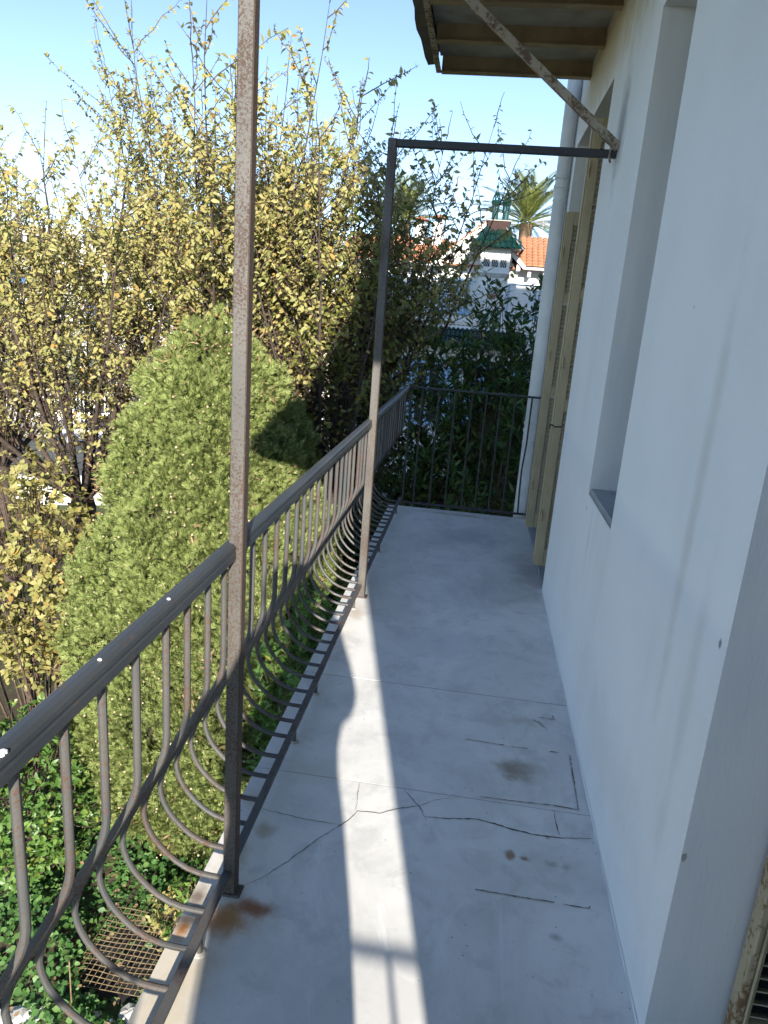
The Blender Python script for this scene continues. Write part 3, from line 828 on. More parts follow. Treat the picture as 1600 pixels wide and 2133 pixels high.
def shoot_tree(name, label, base, head_z, stems, rng_seed, leafmat, group, top=4.5, tilt=(4, 34), lean=(0, 0), dens=1.0, leaf=.077, low=(-.6, 1.6), trunk_r=.17, zmin=None, sector=None):
    rng = np.random.default_rng(rng_seed)
    x, y = base
    root = empty(name, (x, y, GZ), label, 'tree', group)
    tp = [(np.array([(x, y, GZ - .1), (x + .03, y - .02, GZ + 1), (x - .03, y + .03, (GZ + head_z) / 2), (x, y, head_z - .15), (x, y, head_z + .05)]), np.array([trunk_r * 1.35, trunk_r * 1.1, trunk_r, trunk_r * 1.1, trunk_r * .8]))]
    V, F = tubes_np(tp, 10)
    link_mesh('trunk', np_mesh('trunk', V, F, MAT['bark'], True), root)
    st = []; tw = []; LP = []; LD = []; LN = []; LL = []
    for i in range(stems):
        az = rng.uniform(0, 2 * np.pi)
        if sector is not None and rng.random() < .65:
            az = rng.normal(sector, .7)
        tl = np.radians(rng.uniform(*tilt))
        d0 = np.array([np.cos(az) * np.sin(tl * 1.5) + lean[0] * .4, np.sin(az) * np.sin(tl * 1.5) + lean[1] * .4, np.cos(tl * 1.2)])
        d1 = np.array([np.cos(az) * np.sin(tl) * .55 + lean[0], np.sin(az) * np.sin(tl) * .55 + lean[1], 1.0])
        h = (top - head_z) * (rng.uniform(.66, .93) if rng.random() < .85 else rng.uniform(.95, 1.08)) * (1 - .22 * tl)
        L = h / max(.45, np.cos(tl))
        p0 = np.array([x, y, head_z]) + np.array([np.cos(az), np.sin(az), 0]) * trunk_r * .7 * rng.random()
        pts = curve(p0, d0, d1, L, 12, rng, .05)
        r0 = rng.uniform(.022, .045)
        rad = r0 * (1 - np.linspace(0, 1, 13) * .9)
        st.append((pts, rad))
        ntw = int(rng.integers(30, 42))
        for t in np.concatenate([np.sort(rng.uniform(.18, .98, ntw)), [.995]]):
            q = t * 12; a = int(min(q, 11)); p = pts[a] + (pts[a + 1] - pts[a]) * (q - a)
            sd = unit(pts[a + 1] - pts[a])
            a2 = rng.uniform(0, 2 * np.pi)
            side = unit(np.cross(sd, [np.cos(a2), np.sin(a2), .1]))
            if t > .99: dd = sd; Lt = rng.uniform(.25, .75)
            else:
                dd = unit(sd * rng.uniform(.45, 1.0) + side * rng.uniform(.55, 1.0)); Lt = rng.uniform(.45, 1.25) * (1.15 - .35 * t)
            tp_ = curve(p, dd, unit(dd + np.array([0, 0, rng.uniform(-.1, .7)])), Lt, 5, rng, .10)
            tw.append((tp_, np.linspace(.0075, .0025, 6)))
            f = np.clip((p[2] - low[0]) / (low[1] - low[0]), 0, 1)
            keep = (.15 + .85 * f * f * (3 - 2 * f)) * dens * (1 - .45 * max(0, t - .8) / .2)
            if t > .99: keep *= .65
            nl = int(Lt / .023)
            ss = np.linspace(.15, 1, nl)[rng.random(nl) < keep]
            if len(ss) == 0: continue
            q2 = ss * 5; a_ = np.minimum(q2.astype(int), 4)
            lp = tp_[a_] + (tp_[a_ + 1] - tp_[a_]) * (q2 - a_)[:, None]
            td = unit(tp_[a_ + 1] - tp_[a_])
            m = len(ss)
            sd2 = rng.normal(0, 1, (m, 3)); sd2 = unit(sd2 - td * (sd2 * td).sum(1)[:, None])
            LP.append(lp); LD.append(unit(td * .45 + sd2 * .9 + np.array([0, 0, -.35])))
            LN.append(unit(np.array([.12, -.62, .72]) + rng.normal(0, .5, (m, 3)))); LL.append(leaf * rng.uniform(.45, 1.2, m))
    LP, LD, LN, LL = (np.concatenate(q) for q in (LP, LD, LN, LL))
    V, F = tubes_np(st, 6)
    link_mesh('branches', np_mesh('branches', V, F, MAT['bark'], True), root)
    V, F = tubes_np(tw, 3)
    props(link_mesh('twigs', np_mesh('twigs', V, F, MAT['twig'], True), root), kind='stuff')
    V, F = leaves_arrays(np.array(LP), np.array(LD), np.array(LN), np.array(LL), .54, .20, .35)
    link_mesh('crown', np_mesh('crown', V, F, leafmat), root)
    return len(LP)

TG = 'yellowing trees beyond the railing'
nl = 0
nl += shoot_tree('pollard_tree', 'yellow leaved pollarded tree at the left edge with a thick knobby trunk', (-5.45, 9.5), -1.35, 38, 3, MAT['leaf_yellow'], TG, top=4.05, tilt=(6, 44), dens=1.0, low=(-.6, 2.3))
nl += shoot_tree('pollard_tree', 'yellow leaved tree with dense upright shoots behind the conical cypress', (-3.55, 10.2), -1.2, 42, 5, MAT['leaf_yellow'], TG, top=4.75, tilt=(3, 32), dens=1.0, low=(.3, 2.2))
nl += shoot_tree('pollard_tree', 'tree with dark slanting stems in front of the villa, half in shade', (-1.75, 9.0), -1.0, 30, 8, MAT['leaf_yellow'], TG, top=3.85, tilt=(4, 28), lean=(.03, 0), dens=.72, low=(.2, 2.0))
nl += shoot_tree('pollard_tree', 'thin shaded tree with arching twigs between posts, before the green tiled villa', (-1.62, 8.7), -1.4, 17, 21, MAT['leaf_olive'], TG, top=3.15, tilt=(3, 17), lean=(.02, 0), dens=.6, low=(-.8, 1.2), sector=0.0, trunk_r=.09)
nl += shoot_tree('pollard_tree', 'low yellow leaved tree far left beyond the pollarded trunk', (-7.9, 11.2), -1.5, 32, 31, MAT['leaf_yellow'], TG, top=3.9, tilt=(6, 40), dens=.9, low=(-1.0, 2.0))

# ---- conical cypress
def cypress():
    rng = np.random.default_rng(77)
    cx, cy = -2.74, 7.5
    root = empty('cypress', (cx, cy, GZ), 'broad conical green cypress just beyond the railing, dotted with small cones', 'tree')
    H0, H1 = GZ + .25, 1.28
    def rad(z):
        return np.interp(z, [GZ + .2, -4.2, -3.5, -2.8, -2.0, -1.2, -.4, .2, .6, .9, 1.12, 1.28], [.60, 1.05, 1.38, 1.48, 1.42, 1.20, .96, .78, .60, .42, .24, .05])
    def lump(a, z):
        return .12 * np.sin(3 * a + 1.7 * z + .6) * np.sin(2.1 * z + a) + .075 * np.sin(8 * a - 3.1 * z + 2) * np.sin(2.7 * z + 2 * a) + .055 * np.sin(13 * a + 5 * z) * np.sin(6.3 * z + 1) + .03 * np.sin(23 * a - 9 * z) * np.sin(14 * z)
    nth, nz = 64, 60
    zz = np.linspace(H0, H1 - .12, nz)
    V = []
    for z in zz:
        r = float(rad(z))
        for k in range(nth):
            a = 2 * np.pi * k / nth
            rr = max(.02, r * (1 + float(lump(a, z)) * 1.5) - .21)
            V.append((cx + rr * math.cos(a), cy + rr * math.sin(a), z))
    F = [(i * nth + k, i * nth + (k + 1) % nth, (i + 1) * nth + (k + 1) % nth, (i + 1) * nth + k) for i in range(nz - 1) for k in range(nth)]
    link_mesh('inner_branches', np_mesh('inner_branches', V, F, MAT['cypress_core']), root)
    MB().tube([(cx, cy, GZ - .1), (cx, cy, GZ + 1.2)], [.16, .12], 10).build('trunk', MAT['bark'], root)
    # tufts
    ntuft = 8500
    zt = []
    while len(zt) < ntuft:
        z = rng.uniform(H0, H1 - .02)
        if rng.random() < float(rad(z)) / 1.7 + .06: zt.append(z)
    zt = np.array(zt); at = np.where(rng.random(ntuft) < .72, rng.normal(-1.15, .95, ntuft), rng.uniform(0, 2 * np.pi, ntuft))
    rr = rad(zt) * (1 + lump(at, zt)) * rng.uniform(.92, 1.03, ntuft)
    # leafy clumps: tufts bulge towards the middle of the nearest clump and leave dark creases between clumps
    nb = 620
    zb = []
    while len(zb) < nb:
        z = rng.uniform(H0, H1)
        if rng.random() < float(rad(z)) / 1.5 + .08: zb.append(z)
    zb = np.array(zb); ab = rng.uniform(0, 2 * np.pi, nb); rb = rad(zb)
    Bc = np.stack([rb * np.cos(ab), rb * np.sin(ab), zb * .8], 1); br = rng.uniform(.17, .30, nb)
    r0 = rad(zt); Q = np.stack([r0 * np.cos(at), r0 * np.sin(at), zt * .8], 1)
    dd = np.concatenate([np.linalg.norm(Q[i:i + 1000, None, :] - Bc[None], axis=2) / br[None] for i in range(0, ntuft, 1000)])
    ib = dd.argmin(1); dm = dd[np.arange(ntuft), ib]
    rr = rr + .22 * np.sqrt(np.clip(1 - dm ** 2, 0, 1)) * (br[ib] / .25) - .12
    kp = (dm < .87) | (rng.random(ntuft) < .16)
    at, zt, rr = at[kp], zt[kp], rr[kp]; ntuft = len(at)
    Tc = np.stack([cx + rr * np.cos(at), cy + rr * np.sin(at), zt], 1)
    Tout = np.stack([np.cos(at), np.sin(at), np.full(ntuft, .75)], 1); Tout = unit(Tout)
    # two leading tips
    tips = np.array([[cx - .06 + .02 * k, cy, H1 - .22 + .07 * k] for k in range(6)] + [[cx + .50, cy - .15, H1 - .62 + .07 * k] for k in range(6)] + [[cx - .30, cy + .1, H1 - .68 + .06 * k] for k in range(4)])
    Tc = np.concatenate([Tc, tips]); Tout = np.concatenate([Tout, np.tile([0, 0, 1.], (16, 1))])
    per = 15
    ts = rng.uniform(.06, .15, len(Tc))
    base = np.repeat(Tc, per, 0); out = np.repeat(Tout, per, 0); sc = np.repeat(ts, per)
    n = len(base)
    w3 = rng.normal(0, 1, (n, 3)); w3 -= out * (w3 * out).sum(1)[:, None]
    al = rng.uniform(-.35, 1.0, n)
    wd = .62 * np.sqrt(np.clip(1 - al, .05, 1))
    sp = base + out * (sc * al)[:, None] + unit(w3) * (sc * wd * np.sqrt(rng.random(n)))[:, None]
    sd = unit(out * .9 + unit(w3) * .6 + np.array([0, 0, .3]) + rng.normal(0, .28, (n, 3)))
    sn = unit(rng.normal(0, 1, (n, 3)) + out * .6)
    sb = unit(np.cross(sd, sn)); sn = np.cross(sb, sd)
    # each spray: 7 slim leaflets in a plane
    Vs = []; Fs = []; off = 0
    L = rng.uniform(.055, .11, n)
    for k, (t, ang, ln) in enumerate(((.0, 0, 1.0), (.10, 34, .6), (.16, -34, .6), (.42, 30, .42), (.48, -30, .42))):
        a = math.radians(ang)
        dd = sd * math.cos(a) + sb * math.sin(a)
        bb = -sd * math.sin(a) + sb * math.cos(a)
        b0 = sp + sd * (L * t)[:, None]
        ll = (L * ln)[:, None]; ww = .0046
        Vs.append(np.stack([b0, b0 + dd * ll * .5 + bb * ww + sn * .004, b0 + dd * ll, b0 + dd * ll * .5 - bb * ww + sn * .004], 1).reshape(-1, 3))
        Fs.append(np.arange(n * 4).reshape(-1, 4) + off); off += n * 4
    V = np.concatenate(Vs); F = np.concatenate(Fs)
    # weave leaflets of one spray together as one island through a shared base (tint per leaflet is fine)
    link_mesh('crown', np_mesh('crown', V, F, MAT['cypress']), root)
    # dry brown sprays in patches
    pick = rng.choice(len(Tc), 60, replace=False)
    P = np.repeat(Tc[pick], 16, 0) + rng.normal(0, .06, (960, 3)) + np.repeat(Tout[pick], 16, 0) * .10
    D = unit(np.repeat(Tout[pick], 16, 0) + rng.normal(0, .5, (960, 3)) + np.array([0, 0, -.4]))
    V, F = leaves_arrays(P, D, rng.normal(0, 1, (960, 3)), rng.uniform(.05, .11, 960), .22)
    props(link_mesh('dry_sprays', np_mesh('dry_sprays', V, F, MAT['dead']), root), kind='stuff')
    # cones: little octahedral balls
    nc = 1700
    i = rng.integers(0, len(Tc), nc)
    P = Tc[i] + unit(Tout[i] + rng.normal(0, .5, (nc, 3))) * (ts[i] * rng.uniform(.9, 1.15, nc))[:, None]
    r = rng.uniform(.011, .019, nc)[:, None]
    ax = np.eye(3)
    V = np.stack([P + ax[0] * r, P + ax[1] * r, P - ax[0] * r, P - ax[1] * r, P + ax[2] * r, P - ax[2] * r], 1).reshape(-1, 3)
    o6 = (np.arange(nc) * 6)[:, None]
    F = np.concatenate([o6 + np.array([[a, b, c]]) for a, b, c in ((0, 1, 4), (1, 2, 4), (2, 3, 4), (3, 0, 4), (1, 0, 5), (2, 1, 5), (3, 2, 5), (0, 3, 5))])
    props(link_mesh('cones', np_mesh('cones', V, F, MAT['cone'], True), root), kind='stuff')
cypress()

# ---- shrubs of whorled or scattered leaves
def shrub(name, label, c, r, nstem, nwh, per, leaf, ratio, mat, seed, cat='shrub', group=None, upw=.8, spread=.9, ground=GZ, zmin=None, shell=.55, core=0):
    rng = np.random.default_rng(seed)
    c = np.array(c, float); r = np.array(r, float)
    root = empty(name, (c[0], c[1], ground), label, cat, group)
    d = unit(rng.normal(0, 1, (nwh, 3)))
    u = (shell + (1 - shell) * rng.random(nwh) ** .6)[:, None] * (1 + .16 * np.sin(d[:, :1] * 6 + seed) * np.cos(d[:, 1:2] * 7 + d[:, 2:3] * 5))
    P = c + d * r * u
    P = P[P[:, 2] > (ground + .03 if zmin is None else zmin)]
    d = unit(P - c); n = len(P)
    paths = []
    for k in range(nstem):
        i = rng.integers(0, n)
        b = np.array([c[0] + rng.normal(0, .12), c[1] + rng.normal(0, .12), ground - .05])
        m = b * .45 + P[i] * .55 + np.array([rng.normal(0, .1), rng.normal(0, .1), .2])
        tt = np.linspace(0, 1, 7)[:, None]
        pts = (1 - tt) ** 2 * b + 2 * tt * (1 - tt) * m + tt ** 2 * P[i]
        paths.append((pts, np.linspace(.025, .005, 7)))
    for i in range(n):
        if rng.random() < .6:
            q = P[i] - d[i] * rng.uniform(.2, .4) + np.array([0, 0, -.15])
            paths.append((np.array([q, (q + P[i]) / 2 + rng.normal(0, .02, 3), P[i]]), np.array([.006, .004, .002])))
    V, F = tubes_np(paths, 4)
    link_mesh('branches', np_mesh('branches', V, F, MAT['twig'], True), root)
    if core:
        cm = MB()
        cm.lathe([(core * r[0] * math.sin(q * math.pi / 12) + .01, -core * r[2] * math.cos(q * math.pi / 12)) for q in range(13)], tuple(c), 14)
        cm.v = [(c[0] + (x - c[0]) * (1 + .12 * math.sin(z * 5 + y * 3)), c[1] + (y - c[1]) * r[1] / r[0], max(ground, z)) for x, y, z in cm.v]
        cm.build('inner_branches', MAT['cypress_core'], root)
    ax = unit(d * .7 + np.array([0, 0, upw]) + rng.normal(0, .25, (n, 3)))
    A = np.repeat(ax, per, 0); B = np.repeat(P, per, 0); N = len(A)
    s = unit(np.cross(A, rng.normal(0, 1, (N, 3))))
    D = unit(A * rng.uniform(.35, 1.1, (N, 1)) + s * spread)
    B = B - A * (rng.random((N, 1)) * leaf * 1.3)
    Nn = unit(A + rng.normal(0, .35, (N, 3)))
    V, F = leaves_arrays(B, D, Nn, leaf * rng.uniform(.65, 1.15, N), ratio, .10, .3)
    link_mesh('foliage', np_mesh('foliage', V, F, mat), root)
    return root

LG = 'dark glossy laurels beyond the far railing'
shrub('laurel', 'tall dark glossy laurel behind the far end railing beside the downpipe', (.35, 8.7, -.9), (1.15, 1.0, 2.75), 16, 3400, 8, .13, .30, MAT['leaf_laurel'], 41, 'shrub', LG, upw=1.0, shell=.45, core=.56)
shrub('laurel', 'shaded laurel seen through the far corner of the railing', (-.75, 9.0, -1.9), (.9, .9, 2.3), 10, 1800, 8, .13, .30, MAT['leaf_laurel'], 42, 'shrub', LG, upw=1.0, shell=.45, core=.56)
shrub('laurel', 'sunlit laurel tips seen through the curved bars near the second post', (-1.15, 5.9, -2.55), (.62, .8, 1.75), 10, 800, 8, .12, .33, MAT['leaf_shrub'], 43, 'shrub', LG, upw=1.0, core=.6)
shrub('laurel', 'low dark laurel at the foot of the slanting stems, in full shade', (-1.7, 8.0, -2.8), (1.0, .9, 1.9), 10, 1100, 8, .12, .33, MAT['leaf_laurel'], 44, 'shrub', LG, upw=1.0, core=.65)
shrub('shrub', 'yellow green bushy shrub left of the cypress', (-5.1, 7.7, -1.85), (.95, .9, 1.55), 26, 900, 7, .095, .62, MAT['leaf_yellow'], 51, 'shrub', 'leafy shrubs beyond the balcony', upw=.1, spread=1.1)
shrub('shrub', 'fresh green leafy shrub in the lower left corner', (-4.35, 6.2, -3.75), (.85, .8, 1.0), 14, 1000, 7, .085, .5, MAT['leaf_shrub'], 52, 'shrub', 'leafy shrubs beyond the balcony', upw=.6)
shrub('shrub', 'small yellow green shrub at the foot of the cypress by the wire mesh', (-2.35, 5.75, -4.55), (.42, .35, .42), 8, 130, 7, .06, .55, MAT['leaf_yellow'], 53, 'shrub', 'leafy shrubs beyond the balcony', upw=.5)
shrub('shrub', 'green shrub tucked beneath the balcony edge by the cypress foot', (-1.95, 5.5, -4.25), (.45, .45, .7), 8, 190, 7, .08, .5, MAT['leaf_shrub'], 54, 'shrub', 'leafy shrubs beyond the balcony', upw=.6)
shrub('shrub', 'grey green bush across the street at the far left', (-21.5, 33.5, -2.4), (4.0, 2.2, 3.0), 14, 1500, 7, .22, .4, MAT['leaf_grey'], 55, 'shrub', 'leafy shrubs beyond the balcony', upw=.4)
shrub('shrub', 'grey green bush by the road behind the pollarded trunk', (-14.5, 34.5, -3.0), (3.2, 2.0, 2.5), 12, 1000, 7, .22, .4, MAT['leaf_grey'], 56, 'shrub', 'leafy shrubs beyond the balcony', upw=.4)
shrub('hedge', 'sunlit yellow green hedge far behind the slanting stems', (-4.2, 19.5, -3.4), (2.2, 1.0, 1.9), 12, 700, 7, .13, .55, MAT['leaf_olive'], 57, 'hedge', None, upw=.4)

# ---- ivy ground cover
def ivy():
    rng = np.random.default_rng(5)
    n = 15000
    x = rng.uniform(-6.2, -1.7, n); y = rng.uniform(4.55, 9.0, n)
    h = .14 + .12 * np.sin(x * 2.3 + 1) * np.cos(y * 2.9) + .10 * np.sin(x * 5.1 + y * 3.7)
    keep = (np.hypot(x + 2.78, y - 5.42) > .46) | (rng.random(n) < .10)
    x, y, h = x[keep], y[keep], h[keep]; n = len(x)
    P = np.stack([x, y, GZ + np.clip(h, .02, .5) * rng.uniform(.4, 1.15, n)], 1)
    a = rng.uniform(0, 2 * np.pi, n)
    D = np.stack([np.cos(a), np.sin(a), rng.uniform(-.5, .3, n)], 1)
    N = unit(np.array([.1, -.5, 1]) + rng.normal(0, .4, (n, 3)))
    V, F = leaves_arrays(P, D, N, rng.uniform(.045, .085, n), .85, .12, .2)
    o = link_mesh('ivy', np_mesh('ivy', V, F, MAT['leaf_ivy']))
    props(o, 'glossy green ivy covering the garden ground', 'ivy', kind='stuff')
    xs = np.linspace(-6.2, -1.7, 40); yv = np.linspace(4.55, 9.0, 40)
    X, Y = np.meshgrid(xs, yv)
    Hh = GZ + np.clip(.14 + .12 * np.sin(X * 2.3 + 1) * np.cos(Y * 2.9) + .10 * np.sin(X * 5.1 + Y * 3.7), .02, .5) * .55
    hole = np.hypot(X + 2.78, Y - 5.42) < .52
    Hh[hole] = GZ + .006
    V = np.stack([X, Y, Hh], -1).reshape(-1, 3)
    i = (np.arange(39)[:, None] * 40 + np.arange(39)[None, :]).ravel()
    F = np.stack([i, i + 1, i + 41, i + 40], 1)
    props(link_mesh('mound', np_mesh('mound', V, F, MAT['soil'], True)), kind='structure')
ivy()

# ---- rusty wire mesh panel lying over a pit
wm = empty('wire_mesh', (-2.8, 5.4, GZ), 'rusty wire mesh panel leaning over a dark hollow in the ivy', 'wire mesh')
th = math.radians(24)
def wpt(u, v): 
    return (-3.25 + u * .92 + v * .12, 5.02 + v * .85 * math.cos(th), GZ + .12 + v * .80 * math.sin(th) * .5 + .015 * math.sin(u * 9) * math.sin(v * 7))
for i in range(17):
    w = i / 16
    MB().tube([wpt(w, k / 8) for k in range(9)], .0035, 4).build('wire', MAT['wire'], wm)
    MB().tube([wpt(k / 8, w) for k in range(9)], .0035, 4).build('wire', MAT['wire'], wm)
pit = MB().box(-3.25, -2.3, 5.0, 5.85, GZ - .01, GZ + .02).build('pit_shade', MAT['dark'], wm)  # flat dark sheet painting the shade inside the hollow

# ---- rubble stones at the foot of the wall
def stone_mesh(seed):
    r = random.Random(seed)
    mb = MB()
    prof = [(.3, -.5), (.85, -.3), (1, .05), (.75, .4), (.25, .52)]
    mb.lathe(prof, (0, 0, 0), 8)
    mb.v = [(x * (1 + r.uniform(-.22, .22)), y * (1 + r.uniform(-.22, .22)), z * (1 + r.uniform(-.2, .2))) for x, y, z in mb.v]
    return mb.mesh('stone', MAT['stone'])
sm = [stone_mesh(i) for i in range(4)]
r = random.Random(9)
words = ['largest', 'second', 'third']
SG = 'white rubble stones under the ivy'
ords = ['first', 'second', 'third', 'fourth', 'fifth', 'sixth', 'seventh', 'eighth', 'ninth', 'tenth', 'eleventh']
for i in range(11):
    x = -3.85 + i * .145 + r.uniform(-.03, .03); y = 4.62 + r.uniform(-.06, .06) + i * .026
    s_ = r.uniform(.075, .125)
    o = link_mesh('stone', sm[i % 4], None, (x, y, GZ + s_ * .42))
    o.scale = (s_ * 1.2, s_, s_ * .9); o.rotation_euler = (r.uniform(-.4, .4), r.uniform(-.4, .4), r.uniform(0, 6))
    props(o, 'broken white stone, %s from the left in the rubble row below the ivy' % ords[i], 'stone', SG)
# fallen leaves scattered over the ivy and soil
rngl = np.random.default_rng(61)
nf = 380
P = np.stack([rngl.uniform(-6, -1.6, nf), rngl.uniform(4.4, 8.5, nf), GZ + rngl.uniform(.05, .30, nf)], 1)
an = rngl.uniform(0, 6.28, nf)
V, F = leaves_arrays(P, np.stack([np.cos(an), np.sin(an), rngl.uniform(-.3, .3, nf)], 1), unit(np.array([0, -.3, 1]) + rngl.normal(0, .5, (nf, 3))), rngl.uniform(.04, .07, nf), .6, .1, .5)
props(link_mesh('fallen_leaves', np_mesh('fallen_leaves', V, F, MAT['dead'])), 'dry brown fallen leaves scattered over the ivy', 'leaves', kind='stuff')
rod = MB().tube([(-3.02, 4.75, GZ), (-3.0, 4.72, GZ + .75)], .006, 6).build('garden_stake', MAT['wire'])
props(rod, 'thin rusty stake standing upright in the ivy', 'stake')

# ---- palms
def palm(name, label, c, crown_z, L, nf, seed, base_z=GZ, droop=1.0):
    rng = np.random.default_rng(seed)
    root = empty(name, (c[0], c[1], base_z), label, 'palm', 'palms in the background')
    k = 9
    pts = np.array([(c[0], c[1], base_z + (crown_z - base_z) * i / k) for i in range(k + 1)])
    V, F = tubes_np([(pts, np.full(k + 1, .30) + .03 * (np.arange(k + 1) % 2))], 10)
    link_mesh('trunk', np_mesh('trunk', V, F, MAT['palm_trunk'], True), root)
    for i in range(nf):
        az = i * 2.39996 + rng.normal(0, .12); e = math.radians(86 - 100 * (i / nf) ** 1.05 + rng.normal(0, 4))
        d0 = np.array([math.cos(az) * math.cos(e), math.sin(az) * math.cos(e), math.sin(e)])
        Lf = L * rng.uniform(.88, 1.08) * (.82 + .18 * math.cos(e))
        p0 = np.array([c[0], c[1], crown_z]) + d0 * .18
        d1 = unit(d0 + np.array([math.cos(az) * .25, math.sin(az) * .25, -.55 * droop]))
        path = curve(p0, d0, d1, Lf, 9, rng, .01)
        V, F = tubes_np([(path, np.linspace(.035, .008, 10))], 4)
        Vs = [V]; Fs = [F]; off = len(V)
        m = 34
        tt = np.linspace(.12, .99, m)
        q = tt * 9; a = np.minimum(q.astype(int), 8)
        B = path[a] + (path[a + 1] - path[a]) * (q - a)[:, None]
        T = unit(path[a + 1] - path[a])
        side = unit(np.cross(T, [0, 0, 1.0]) + 1e-6)
        upn = np.cross(side, T)
        ll = L * .20 * np.sin(np.pi * np.clip(.12 + tt * .86, 0, 1)) ** .6
        for sgn in (1, -1):
            D = unit(T * .75 + side * sgn * .85 + upn * .28)
            W_ = T * (.028 * L / 2.6)
            tip = B + D * ll[:, None] + np.array([0, 0, -1.0]) * (ll * .12)[:, None]
            V4 = np.stack([B - W_ * .5, B + D * (ll * .5)[:, None] - W_, tip, B + D * (ll * .5)[:, None] + W_], 1).reshape(-1, 3)
            Vs.append(V4); Fs.append(np.arange(m * 4).reshape(-1, 4) + off); off += m * 4
        link_mesh('frond', np_mesh('frond', np.concatenate(Vs), np.concatenate(Fs), MAT['palm_leaf']), root)
palm('palm_tree', 'tall palm with arching green fronds rising behind the orange tiled roof', (1.62, 38), 6.15, 2.75, 46, 3)
palm('palm_tree', 'palm half hidden behind the shaded tree left of the villa chimneys', (-4.3, 38), 5.9, 2.6, 40, 4)
palm('palm_tree', 'palm glimpsed between the stems left of the foreground post', (-15.8, 38), 2.3, 2.6, 40, 6)

# ================================================================== VILLA
villa = empty('villa', (-1.5, 29, GZ), 'white villa with green glazed tile eaves and orange tiled roofs behind the trees', 'villa')
MB().box(-5.2, 5.0, 26.2, 33.0, GZ, 1.28).build('lower_wall', MAT['stucco'], villa)
MB().box(-5.5, 5.2, 26.35, 27.9, 1.281, 1.62, .02).build('terrace_slab', MAT['stucco'], villa)
MB().box(-5.45, 5.15, 26.30, 26.349, 1.30, 1.42, .01).build('terrace_moulding', MAT['stucco_warm'], villa)
MB().box(-5.0, 4.8, 28.5, 32.8, 1.622, 3.62).build('upper_wall', MAT['stucco'], villa)
# green pent roof of barrel tiles, tile by tile
def barrel(L, r, n=6, taper=.86):
    mb = MB(); vs = []
    for yy, rr in ((0, r), (L, r * taper)):
        for k in range(n + 1):
            a = math.pi * k / n
            vs.append((rr * math.cos(a), yy, rr * math.sin(a)))
    m = n + 1
    fs = [(k, k + 1, m + k + 1, m + k) for k in range(n)]
    vs2 = []
    for yy, rr in ((0, r * .82), (L, r * taper * .82)):
        for k in range(n + 1):
            a = math.pi * k / n
            vs2.append((rr * math.cos(a), yy, rr * math.sin(a)))
    fs2 = [(2 * m + k + 1, 2 * m + k, 3 * m + k, 3 * m + k + 1) for k in range(n)]
    fs3 = [(k + 1, k, 2 * m + k, 2 * m + k + 1) for k in range(n)]
    return mb.add(vs + vs2, fs + fs2 + fs3).mesh('roof_tile', MAT['green_tile'])
bt = barrel(.40, .073)
slope = math.atan2(.62, .85)
nbt = 0
for row in range(3):
    for i in range(int(6.9 / .155)):
        x = -5.3 + i * .155
        o = link_mesh('roof_tile', bt, villa, (x, 25.55 + row * .30, .66 + row * .215 + .012))
        o.rotation_euler = (slope * .92, 0, 0)
MB().add([(-5.4, 25.5, .62), (1.55, 25.5, .62), (1.55, 26.199, 1.16), (-5.4, 26.199, 1.16), (-5.4, 25.5, .56), (1.55, 25.5, .56), (1.55, 26.199, 1.10), (-5.4, 26.199, 1.10)], [(0, 1, 2, 3), (7, 6, 5, 4), (0, 4, 5, 1), (1, 5, 6, 2), (3, 7, 4, 0)]).build('pent_roof_deck', MAT['green_tile'], villa)
# lower windows with pale blue shutters
for (x0, x1, z0, z1) in ((-4.6, -3.5, -2.3, .05), (-2.2, -1.2, -2.3, .05), (.2, 1.2, -2.3, .05)):
    f = MB().box(x0, x1, 26.12, 26.199, z0, z1, .01).build('window', MAT['blue_paint'], villa)
    MB().box(x0 + .12, (x0 + x1) / 2 - .05, 26.10, 26.119, z0 + .15, z1 - .15).build('pane', MAT['glass'], f)
    MB().box((x0 + x1) / 2 + .05, x1 - .12, 26.10, 26.119, z0 + .15, z1 - .15).build('pane', MAT['glass'], f)
    for sx in (x0 - .58, x1 + .04):
        sh = MB().box(sx, sx + .54, 26.13, 26.17, z0, z1, .01).build('window_shutter', MAT['blue_paint'], villa)
        for q in range(12):
            MB().box(sx + .07, sx + .47, 26.118, 26.129, z0 + .12 + q * .178, z0 + .24 + q * .178).build('slat', MAT['blue_paint'], sh)
